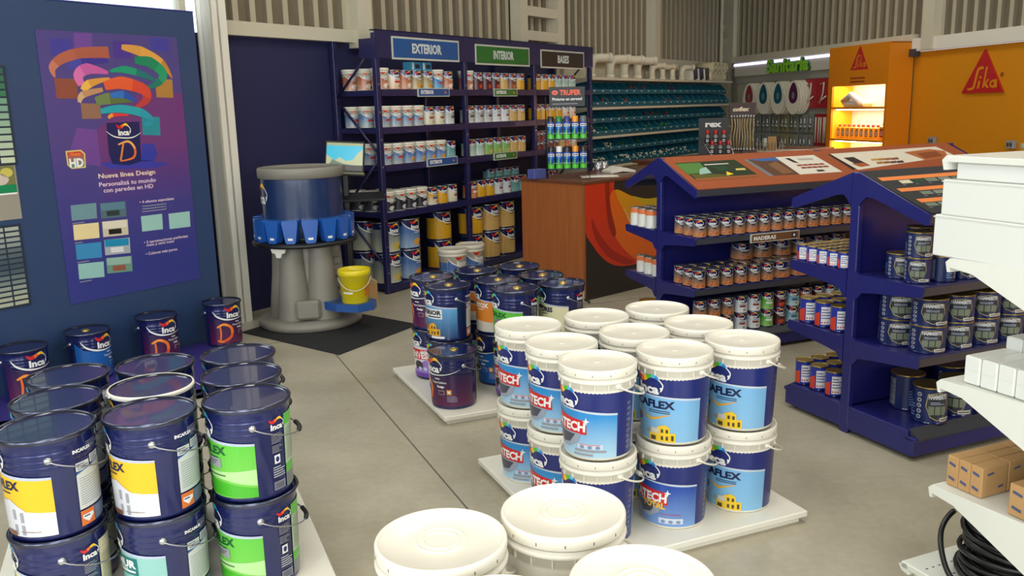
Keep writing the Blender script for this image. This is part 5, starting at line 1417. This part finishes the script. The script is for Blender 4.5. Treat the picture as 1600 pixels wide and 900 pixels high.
# ------------------------------------------------------------------ gondolas
def gondola(label, name, x0, L, yc, m, top=True, topm=None, hs=(.885, .525), base=.155, dep=.47, ridge=1.405, tipz=1.235, strip=M_strip, topz=1.36, bz=.1):
    t = thing(name, label, 'shelving', W('G', x0, yc), rz('G'))
    for x in [0]+[L*(k+1)/2 for k in range(2)]:
        b = MB(); b.box(x-.032*(x > 0), x+.032, -.03, .03, .0, ridge, m, .004); b.build('post', t)
    b = MB(); b.box(.03, L-.03, -.008, .008, base, topz, m); b.build('back_panel', t)
    for s in (-1, 1):
        def bx(b, x0, x1, y0, y1, z0, z1, mm, bv=0): b.box(x0, x1, min(s*y0, s*y1), max(s*y0, s*y1), z0, z1, mm, bv)
        b = MB(); bx(b, 0, L, .03, dep-.04, .025, base, m, .004); bx(b, 0, L, dep-.05, dep, .025, base-.035, m, .004); bx(b, .0, L, dep-.06, dep+.012, base-.05, base-.03, m, .003); o = b.build('base_shelf', t)
        b = MB(); b.prism([(s*(dep+.014), base-.045), (s*(dep+.016), base-.034), (s*(dep-.045), base+.004), (s*(dep-.05), base+.001), (s*(dep-.03), base-.045)], 'x', .02, L-.02, strip); b.build('price_strip', o)
        for x in (.06, L-.1):
            b = MB(); b.lathe([(.018, 0), (.018, .025), (.01, .026)], M_blackp, 12, cx=x, cy=s*(dep-.05)); b.build('foot', o)
        for z in hs:
            b = MB(); bx(b, .004, L-.004, .03, dep-.02, z-.022, z, m, .002); o = b.build('shelf', t)
            b = MB(); b.prism([(s*(dep-.022), z-.045), (s*(dep-.012), z-.045), (s*(dep-.022), z+.002), (s*(dep-.03), z+.001)], 'x', .006, L-.006, strip); b.build('price_strip', o)
            for x in (0, L-.006):
                b = MB(); b.prism([(s*.03, z+.012), (s*.06, z+.0), (s*(dep-.01), z+.004), (s*dep, z-.012), (s*(dep-.006), z-.05), (s*.16, z-.082), (s*.08, z-.095), (s*.05, z-.13), (s*.03, z-.14)], 'x', x-.003, x+.006, m); b.build('bracket', o)
        if top:
            b = MB(); b.prism([(s*.0, ridge), (s*dep, tipz), (s*dep, tipz-.012), (s*.0, ridge-.02)], 'x', .004, L-.004, m); o = b.build('sloped_top', t)
            b = MB(); b.prism([(s*(dep-.002), tipz-.045), (s*(dep+.006), tipz-.045), (s*(dep+.006), tipz), (s*(dep-.002), tipz)], 'x', .006, L-.006, strip); b.build('price_strip', o)
            for x in (0, L-.006):
                b = MB(); b.prism([(s*.02, ridge), (s*dep, tipz), (s*(dep+.008), tipz-.05), (s*(dep-.02), tipz-.055), (s*.13, ridge-.125), (s*.08, ridge-.12), (s*.055, ridge-.14), (s*.03, ridge-.17)], 'x', x-.003, x+.006, m); b.build('bracket', o)
    return t


G1X, G1Y = 3.46, 5.43
g1 = gondola('blue double-sided shelf of wood finishes with sloped picture top', 'gondola_shelf', G1X, 2.86, G1Y, M_gblue, hs=(.865, .505), ridge=1.395, tipz=1.20)
G2X, G2Y = 3.39, 3.455
g2 = gondola('blue double-sided shelf of metal enamels with dark swatch top', 'gondola_shelf', G2X, 2.4, G2Y, M_gblue, hs=(.885, .53), ridge=1.41, tipz=1.24)


def slope_board(x0, y0, L, yc, ridge, tipz, name, parent, base_m, build):
    dep = .475; n_ = Vector((0, -(ridge-tipz), dep)).normalized(); n_ = Vector((0, -(ridge-tipz)/math.hypot(dep, ridge-tipz), dep/math.hypot(dep, ridge-tipz)))
    ey = Vector((0, dep, ridge-tipz)).normalized(); S_ = math.hypot(dep, ridge-tipz)
    O = Vector((0, -dep, tipz+.006))
    def mp(x, y, Lr): return tuple(O+Vector((x, 0, 0))+ey*y+n_*(.0005*Lr))
    A = Art(mp)
    b = MB(); b.add([tuple(O+Vector((x, 0, 0))+ey*y+n_*zz) for x in (.01, L) for y in (0, S_-.004) for zz in (-.006, 0)], [(0, 1, 3, 2), (4, 6, 7, 5), (0, 4, 5, 1), (2, 3, 7, 6), (0, 2, 6, 4), (1, 5, 7, 3)], base_m)
    o = b.build(name, parent); Rm = Matrix.Rotation(rz('G'), 3, 'Z')
    OW = W('G', x0, yc)+Rm @ O; exw = Rm @ Vector((1, 0, 0)); eyw = Rm @ ey
    def q(px, py): return on_plane2(OW, exw, eyw, px, py)
    build(A, q, S_); A.b.build('artwork', o, keep=True); return o


def g1art(A, q, S_):
    def z3(*pts): return [q(960+x/4.21, 210+y/4.21) for x, y in pts]
    A.poly(z3((395, 190), (790, 166), (962, 277), (545, 308)), ink(44, 56, 34), 1)
    A.poly(z3((400, 195), (560, 186), (620, 250), (480, 262)), ink(84, 128, 62), 2); A.poly(z3((560, 230), (600, 215), (640, 255), (560, 265)), ink(150, 186, 176), 3)
    A.poly(z3((500, 262), (700, 262), (830, 278), (545, 300)), ink(90, 90, 40), 2); A.poly(z3((530, 292), (958, 262), (962, 277), (545, 308)), ink(150, 90, 50), 3)
    A.poly(z3((735, 245), (785, 262), (740, 272)), ink(236, 206, 50), 5); A.poly(z3((795, 226), (855, 222), (868, 235), (800, 238)), ink(206, 190, 110), 4); A.poly(z3((640, 215), (720, 205), (760, 235), (690, 245)), ink(40, 70, 44), 4)
    p = z3((590, 202), (745, 190)); A.text('Protección', p[0][0], p[0][1], .02, I_W, 5, w=abs(p[1][0]-p[0][0])*.8) if False else A.rect(p[0][0], p[1][0], p[0][1]-.008, p[0][1]+.006, ink(214, 214, 206), 5)
    A.poly(z3((850, 166), (878, 164), (1055, 272), (1020, 276)), ink(120, 120, 124), 1)
    A.poly(z3((878, 166), (1055, 152), (1218, 262), (1050, 272)), ink(96, 66, 46), 1); A.poly(z3((878, 166), (1055, 152), (1090, 174), (960, 176)), ink(60, 100, 160), 2); A.poly(z3((1010, 200), (1060, 180), (1180, 250), (1110, 262)), ink(130, 92, 60), 3)
    A.poly(z3((1058, 151), (1310, 135), (1500, 246), (1222, 264)), ink(220, 214, 200), 1)
    A.poly(z3((1120, 158), (1150, 156), (1215, 190), (1180, 186)), ink(50, 40, 36), 2); A.poly(z3((1200, 160), (1300, 155), (1310, 168), (1215, 172)), ink(176, 172, 164), 2)
    for k in range(5):
        A.poly(z3(*[(1196+36*k+a, 200-2.2*k+c) for a, c in ((0, 0), (32, -2), (46, 8), (12, 10))]), ink(150, 70, 46), 2); A.poly(z3(*[(1224+36*k+a, 216-2.2*k+c) for a, c in ((0, 0), (32, -2), (46, 8), (12, 10))]), ink(140, 60, 40), 2)
    A.poly(z3((1325, 234), (1370, 231), (1390, 242), (1340, 246)), ink(70, 56, 50), 2)
    def r5(*pts): return [q(1200+x/3.75, 240+y/3.75) for x, y in pts]
    A.poly([q(*p) for p in ((1297, 240.5), (1462, 229), (1492, 243), (1341, 265.5))], ink(222, 214, 196), 1)
    A.poly(r5((350, 5), (362, 3), (515, 90), (500, 97)), ink(40, 36, 34), 2)
    A.poly(r5((440, 25), (500, 20), (600, 70), (545, 78)), ink(60, 44, 40), 2); A.poly(r5((490, 60), (560, 55), (600, 70), (540, 78)), ink(170, 90, 50), 3)
    for k in range(4): A.poly(r5(*[(600+40*k+a, 28-2*k+c) for a, c in ((0, 4), (38, 0), (50, 12), (10, 16))]), ink(196-20*k, 150-22*k, 80-6*k), 2); A.poly(r5(*[(632+40*k+a, 46-2*k+c) for a, c in ((0, 4), (36, 0), (48, 12), (10, 16))]), ink(170-30*k, 110-20*k, 60), 2)
    A.poly([q(*p) for p in ((1412, 238), (1452, 233), (1476, 236), (1482, 246), (1448, 251))], ink(176, 104, 60), 2); A.poly([q(*p) for p in ((1432, 240), (1462, 236), (1474, 244), (1446, 248))], ink(140, 74, 40), 3)


MATTE[0] = True
for mm_ in (mat('orange_board', (158, 82, 46), .7, var=.04), mat('dark_swatch_board', (46, 46, 48), .7)): mm_.node_tree.nodes['Principled BSDF'].inputs['Specular IOR Level'].default_value = .2
slope_board(G1X, 0, 2.83, G1Y, 1.395, 1.20, 'picture_board', g1, mat('orange_board', (158, 82, 46), .7, var=.04), g1art)


def g2art(A, q, S_):
    def r5(*pts): return [q(1200+x/3.75, 240+y/3.75) for x, y in pts]
    for (xa, ya, xb, yb, xc, yc_, xd, yd) in ((640, 142, 1500, 78, 1520, 96, 670, 161), (752, 206, 1500, 145, 1520, 164, 782, 224), (866, 267, 1500, 212, 1520, 232, 900, 287)):
        A.poly(r5((xa, ya), (xb, yb), (xc, yc_), (xd, yd)), ink(222, 128, 66), 1)
    cs = [(196, 194, 166), (40, 66, 48), (110, 122, 108), (120, 130, 116), (90, 100, 84), (140, 140, 120)]
    for r_, (x, y, xs) in enumerate(((762, 158, 0), (885, 222, 2), (915, 290, 2))):
        for k in range(6):
            c = cs[(k+xs) % 6]; A.poly(r5(*[(x+76*k+a, y-6.5*k+d) for a, d in ((0, 0), (62, -5), (92, 13), (26, 18))]), ink(*c), 1); A.fine(*[v for v in (r5((x+76*k+30, y-6.5*k+26))[0][0], r5((x+76*k+55, y-6.5*k+26))[0][0], r5((x+76*k+30, y-6.5*k+28))[0][1], r5((x+76*k+30, y-6.5*k+24))[0][1])], 1, I_GY, 1)


slope_board(G2X, 0, 2.38, G2Y, 1.41, 1.24, 'swatch_board', g2, mat('dark_swatch_board', (52, 52, 54), .5), g2art)
MATTE[0] = False
# category tag on the first gondola
x0_, z0_ = on_wall('G', G1Y-.465, 1172, 376.5); x1_ = on_wall('G', G1Y-.465, 1247, 370)[0]
so = MB(); so.box(x0_-G1X, x1_-G1X, -.478, -.462, .80, .862, mat('pale_sign_edge', (196, 200, 190), .4)); so = so.build('shelf_sign', g1); so['label'] = 'brown MADERAS shelf sign'
A = Art(flat(.0008, -.4785)); A.rect(x0_-G1X+.005, x1_-G1X-.005, .805, .857, ink(122, 84, 56), 0); A.text('MADERAS', x0_-G1X+.02, .817, .026, I_W, 1, w=(x1_-x0_)*.46); A.rect(x1_-G1X-.07, x1_-G1X-.03, .815, .847, I_DN, 1); A.ell(x1_-G1X-.05, .831, .01, .01, I_W, 2)
A.b.build('lettering', so, keep=True)

# cans on the wood-finish gondola
zs1, zs2, zb = .867, .507, .157
GW = 'wood-finish cans on the blue shelf'
def gcan(kind, r, h, x, y, z, label, group, lidm=None, a=None):
    p = W('G', x, y, z); return can(kind, r, h, p, (rz('G')+R(random.uniform(-7, 7))) if a is None else rz('G')+R(a), label, group, lidm)
RW = ('front', 'second', 'third')
for j in range(3):
    for i in range(22 if j == 0 else (14 if j == 1 else 10)):
        gcan('madera', .049, .128, G1X+.075+.1095*i, G1Y-.405+.112*j, zs1, 'wood-finish can on MADERAS shelf, %s row, %s from the open end' % (RW[j], ORD[i]), GW, a=-28)
for j in range(3):
    for i in range(6 if j == 0 else 9):
        gcan('madera', .049, .128, G1X+.075+.1185*i, G1Y-.405+.112*j, zs2, 'wood-finish can on shelf below MADERAS, %s row, %s from the open end' % (RW[j], ORD[i]), GW, a=-28)
for i in range(9): gcan('madera', .083, .125, G1X+.82+.18*i, G1Y-.35, zs2, 'wide wood-finish tin on shelf below MADERAS, %s from left' % ORD[i], GW, a=-28)
for i in range(6): gcan('madera', .083, .125, G1X+.62+.18*i, G1Y-.17, zs2+.126, 'wide wood-finish tin raised at the back of the lower shelf, %s' % ORD[i], GW, a=-28); gcan('madera', .083, .125, G1X+.62+.18*i, G1Y-.17, zs2, 'wide wood-finish tin under the raised one at the back, %s' % ORD[i], GW, a=-28)
kb_ = ['madera', 'madera', 'madera', 'snow', 'snow', 'lime', 'maroon', 'aqua', 'salmon', 'maroon', 'snow', 'aqua']
for l in range(2):
    for i, k in enumerate(kb_):
        gcan(k, .05, .128, G1X+.10+.118*i, G1Y-.39, zb+.128*l, '%s, %s layer on the base shelf, %s from the open end' % (SDESC[k], ('lower', 'upper')[l], ORD[i]), 'cans on the base shelf', a=-24)
for i in range(3):
    gcan('greenband', .048, .14, G1X+.05, G1Y+.39-.11*i, zs1, 'white can with orange top, far-side upper shelf by counter, %s' % ORD[i], 'green-print cans by the counter', a=40)
    gcan('greenband', .048, .14, G1X+.16, G1Y+.39-.11*i, zs1, 'white can with orange top, second row of far-side upper shelf, %s' % ORD[i], 'green-print cans by the counter', a=40)
    gcan('greenband', .048, .13, G1X+.07, G1Y+.33-.11*i, zs2, 'white can with orange top, far-side lower shelf by counter, %s' % ORD[i], 'green-print cans by the counter', a=40)
gcan('salmon', .085, .12, G1X+.12, G1Y+.3, zb, 'flat salmon-orange tin on far-side base by the counter', 'flat tins', M_dlid)
gcan('salmon', .085, .12, G1X+.30, G1Y+.3, zb, 'second flat salmon-orange tin on far-side base by the counter', 'flat tins', M_dlid)

# cans on the enamel gondola, far side (gold lids)
GR = 'gold-lidded enamel cans'
z1, z2 = .887, .532
for i in range(7):
    for j in range(5): gcan('redblue', .036, .092, G2X+.05+.08*i, G2Y+.42-.08*j, z1, 'small blue, white and red gold-lid can, column %s from end, row %s from aisle' % (ORD[i], ORD[j]), GR, M_gold, a=-62)
for i in range(4):
    for j in range(3): gcan('redblue', .051, .142, G2X+.075+.115*i, G2Y+.385-.122*j, z2, 'gold-lid blue can, middle shelf, column %s from end, row %s from aisle' % (ORD[i], ORD[j]), GR, M_gold, a=-40)
for i in range(3):
    for j in range(3): gcan('redblue', .051, .142, G2X+.075+.115*i, G2Y+.40-.122*j, zb, 'gold-lid blue can, base shelf, column %s from end, row %s from aisle' % (ORD[i], ORD[j]), GR, M_gold, a=-40)
# near side: hammered enamel tins
GH = 'hammered-enamel tins'
def ham(r, h, x, y, z, lab, a=-22, dark=False): gcan('hammer', r, h, G2X+x, G2Y-y, z, lab, GH, M_gold if not dark else M_steel, a=a)
for n_, (x, y, l, a) in enumerate(((.12, .20, 0, -30), (.10, .335, 0, -50), (.10, .335, 1, -30), (.235, .36, 0, 80), (.235, .36, 1, -40), (.235, .21, 0, -20), (.235, .21, 1, -20), (.38, .36, 0, -30), (.52, .36, 0, -30), (.66, .36, 0, -30), (.80, .36, 0, -30))):
    ham(.064, .126, x, y, z1+.126*l, 'small HAMMERITE tin on upper shelf, %s layer, spot %s from the post' % (('lower', 'upper')[l], ORD[n_]), a)
for i in range(7):
    for l in range(2):
        ham(.088, .138, .15+.0 if i == 0 else (.175+.185*(i-1)), (.18 if i == 0 else .355), z2+.138*l, 'wide HAMMERITE tin on middle shelf, %s layer, %s from the post' % (('lower', 'upper')[l], ORD[i]), -34)
for i, (x, y, a) in enumerate(((.22, .36, -22), (.28, .16, 70), (.43, .34, -50), (.62, .34, -30), (.60, .15, -20), (.82, .33, -30), (1.02, .33, -30))):
    ham(.086, .19, x, y, zb, 'tall gallon HAMMERITE tin on base shelf, %s from the post' % ORD[i], a)

# ------------------------------------------------------------------ white gondola at the right edge
G3X, G3Y = 2.378, 1.545
def white_gondola():
    t = thing('gondola_shelf', 'white metal shelf cut by the right edge of the view', 'shelving', W('G', G3X, G3Y), rz('G')); m = M_gwhite; L = 1.3; d = .47
    for x in (0, L-.04):
        b = MB(); b.box(x, x+.04, -.03, .03, 0, 1.9, m, .004); b.build('post', t)
    b = MB(); b.box(.04, L-.04, -.006, .006, .15, 1.88, m); b.build('back_panel', t)
    for s, zz in ((1, (.485, .86, 1.268, 1.595)), (-1, (.485, .86))):
        for z in zz:
            dd_ = d if z < 1.5 else .512
            b = MB(); b.box(.0, L, min(s*.03, s*(dd_-.01)), max(s*.03, s*(dd_-.01)), z-.02, z, m, .002); o = b.build('shelf', t)
            b = MB(); b.prism([(s*(dd_-.012), z+.001), (s*(dd_+.004), z-.014), (s*(dd_-.004), z-.045), (s*(dd_-.014), z-.045)], 'x', .0, L, m); b.build('front_lip', o)
            if z < 1.5:
                for x in (-.003, L-.004):
                    b = MB(); b.prism([(s*.03, z+.012), (s*(dd_-.02), z+.002), (s*dd_, z-.014), (s*(dd_-.01), z-.028), (s*(dd_-.1), z-.038), (s*.09, z-.158), (s*.03, z-.19)], 'x', x, x+.007, m); b.build('bracket', o)
    b = MB(); b.box(0, L, .03, .565, .125, .15, m, .004); b.prism([(.54, .15), (.575, .135), (.56, .115), (.53, .11)], 'x', 0, L, m); b.box(.02, L-.02, .03, .52, .02, .125, m); b.box(0, L, -.55, -.03, .02, .15, m, .004)
    for i in range(7):
        for j in range(4): b.box(.03+.03*i, .04+.03*i, .30+.06*j, .305+.06*j, .1497, .1506, M_strip)
    b.build('base_shelf', t); return t


g3 = white_gondola()
def gbox(name, lab, cat, x0, x1, y0, y1, z0, z1, m, bev=.004, group=None, deco=None):
    p = W('G', G3X+(x0+x1)/2, G3Y+(y0+y1)/2, z0); t = thing(name, lab, cat, p, rz('G'), group); w, d = (x1-x0)/2, (y1-y0)/2
    b = MB(); b.box(-w, w, -d, d, 0, z1-z0, m, bev); b.build('carton', t)
    if deco: deco(t, w, d, z1-z0)
    return t
M_wc = mat('white_glossy_card', (222, 224, 219), .35, coat=.15, var=.01)
def lidline(t, w, d, h):
    b = MB(); b.box(-w-.002, w+.002, -d-.002, d+.002, h*.93, h*.96, mat('box_seam', (206, 208, 200), .5)); b.build('lid_seam', t)
gbox('storage_box', 'long white box, lowest of the three under the white tray', 'box', .0, .9, .10, .53, 1.27, 1.405, M_wc, .004, None, lidline)
gbox('storage_box', 'long white box, middle of the three under the white tray', 'box', .0, .9, .08, .508, 1.406, 1.52, M_wc, .004, None, lidline)
gbox('storage_box', 'recessed white box right under the white tray', 'box', .02, .9, .05, .475, 1.521, 1.573, M_wc, .003)
# bag of parts on the top tray
rnd = random.Random(9); b = MB()
for q_ in range(46):
    x, y, z = rnd.uniform(.1, .55), rnd.uniform(.03, .33), 1.603+rnd.uniform(.012, .03)
    d = Vector((rnd.uniform(-1, 1), rnd.uniform(-1, 1), rnd.uniform(-.3, .3))).normalized()*rnd.uniform(.012, .025)
    b.tube([Vector((x, y, z))-d, Vector((x, y, z))+d], .008, (mat('khaki_plastic_bits', (110, 108, 84), .5), mat('pale_bits', (196, 186, 146), .5), M_strip)[q_ % 3], 6)
o = b.build('hardware_bits', None, W('G', G3X, G3Y), rz('G')); tag(o, 'loose bits of khaki and beige hardware on the white top tray', 'hardware', None, 'stuff')
# small white boxes
def wprint(t, w, d, h):
    b = MB(); b.box(-w-.0006, -w+.001, -d+.003, d-.003, h*.5, h*.505, mat('box_seam', (206, 208, 200), .5)); b.build('tape_line', t)
for r_ in range(2):
    for i in range(6):
        y1 = .402-.061*i
        if r_ == 0: gbox('small_box', 'small white box in the lower row on the white shelf, %s from left' % ORD[i], 'box', .035, .215, y1-.059, y1, .862, .955, M_wc, .005, 'small white boxes', wprint)
        else: gbox('small_box', 'small white box in the rear upper row on the white shelf, %s from left' % ORD[i], 'box', .22, .40, y1-.059, y1, .862, .995, M_wc, .005, 'small white boxes', wprint)
# cardboard cartons
def cprint(t, w, d, h):
    A = Art(lambda y, z, L: (-w-.0004*L, -y, z)); bl = ink(70, 84, 120)
    for zz in (.24, .72): A.poly([(-d*.6, h*zz), (d*.5, h*zz-.006), (d*.55, h*zz+.004), (-d*.55, h*zz+.010)], bl, 1)
    A.b.build('print', t, keep=True)
    A = Art(flat(.0004, -d)); A.poly([(-w*.6, h*.7), (-w*.1, h*.7+.004), (-w*.1, h*.7+.012), (-w*.6, h*.7+.008)], bl, 1); A.poly([(w*.3, h*.22), (w*.7, h*.22+.003), (w*.7, h*.22+.011), (w*.3, h*.22+.008)], bl, 1); A.b.build('side_print', t, keep=True)
for c in range(3):
    for i in range(3):
        gbox('cardboard_carton', 'small brown carton, %s from left in the %s file on the white shelf' % (ORD[i], ('nearest', 'second', 'farthest')[c]), 'carton', .045+.125*c, .165+.125*c, .444-.0455*i-.0445, .444-.0455*i, .487, .592, M_cardb, .003, 'small brown cartons', cprint)
gbox('cardboard_carton', 'brown carton standing apart at the right edge on the white shelf', 'carton', .03, .14, .14, .2, .487, .592, M_cardb, .003, None, cprint)
gbox('small_box', 'pale grey box behind the brown cartons under the white shelf', 'box', .42, .56, .10, .2, .487, .66, mat('pale_grey_card', (196, 204, 210), .5), .006)
# black cable coil
P = W('G', G3X+.255, G3Y+.305, .152); t = thing('cable_coil', 'thick coil of black cable lying on the white base shelf', 'cable', P, rz('G'))
b = MB(); pts = []; rnd = random.Random(4); N_ = 20
for k in range(N_*28):
    a = 2*PI*k/28; lay = k/28; r_ = .178+.02*math.sin(lay*2.1)+.008*math.sin(a+lay)-.0014*lay; z = .014+.0133*lay+.012*math.sin(a+lay*.6)
    pts.append((r_*math.cos(a), r_*math.sin(a)*.95, max(.011, z)))
b.tube(pts, .0095, mat('black_cable', (24, 24, 26), .38, coat=.2), 8); b.build('coil', t)
b = MB(); pts = []
for k in range(9*28):
    a = 2*PI*k/28; lay = k/28; r_ = .145+.014*math.sin(lay*1.7); z = .02+.027*lay
    pts.append((r_*math.cos(a), r_*math.sin(a), z))
b.tube(pts, .0095, mat('black_cable', (24, 24, 26), .38, coat=.2), 8); b.build('inner_coil', t)
lp = [Vector(p) for p in ((.0, .16, .2), (-.10, .185, .19), (-.20, .15, .14), (-.25, .07, .05), (-.245, -.02, .012), (-.19, -.11, .010), (-.09, -.16, .010), (.02, -.17, .02))]; sm_ = []
for i in range(1, len(lp)-2):
    for k in range(6):
        u = k/6; a_, b_, c_, d_ = lp[i-1:i+3]; sm_.append(.5*(2*b_+(c_-a_)*u+(2*a_-5*b_+4*c_-d_)*u*u+(3*b_-a_-3*c_+d_)*u**3))
b = MB(); b.tube(sm_, .0095, mat('black_cable', (24, 24, 26), .38), 8); b.build('loose_loop', t)
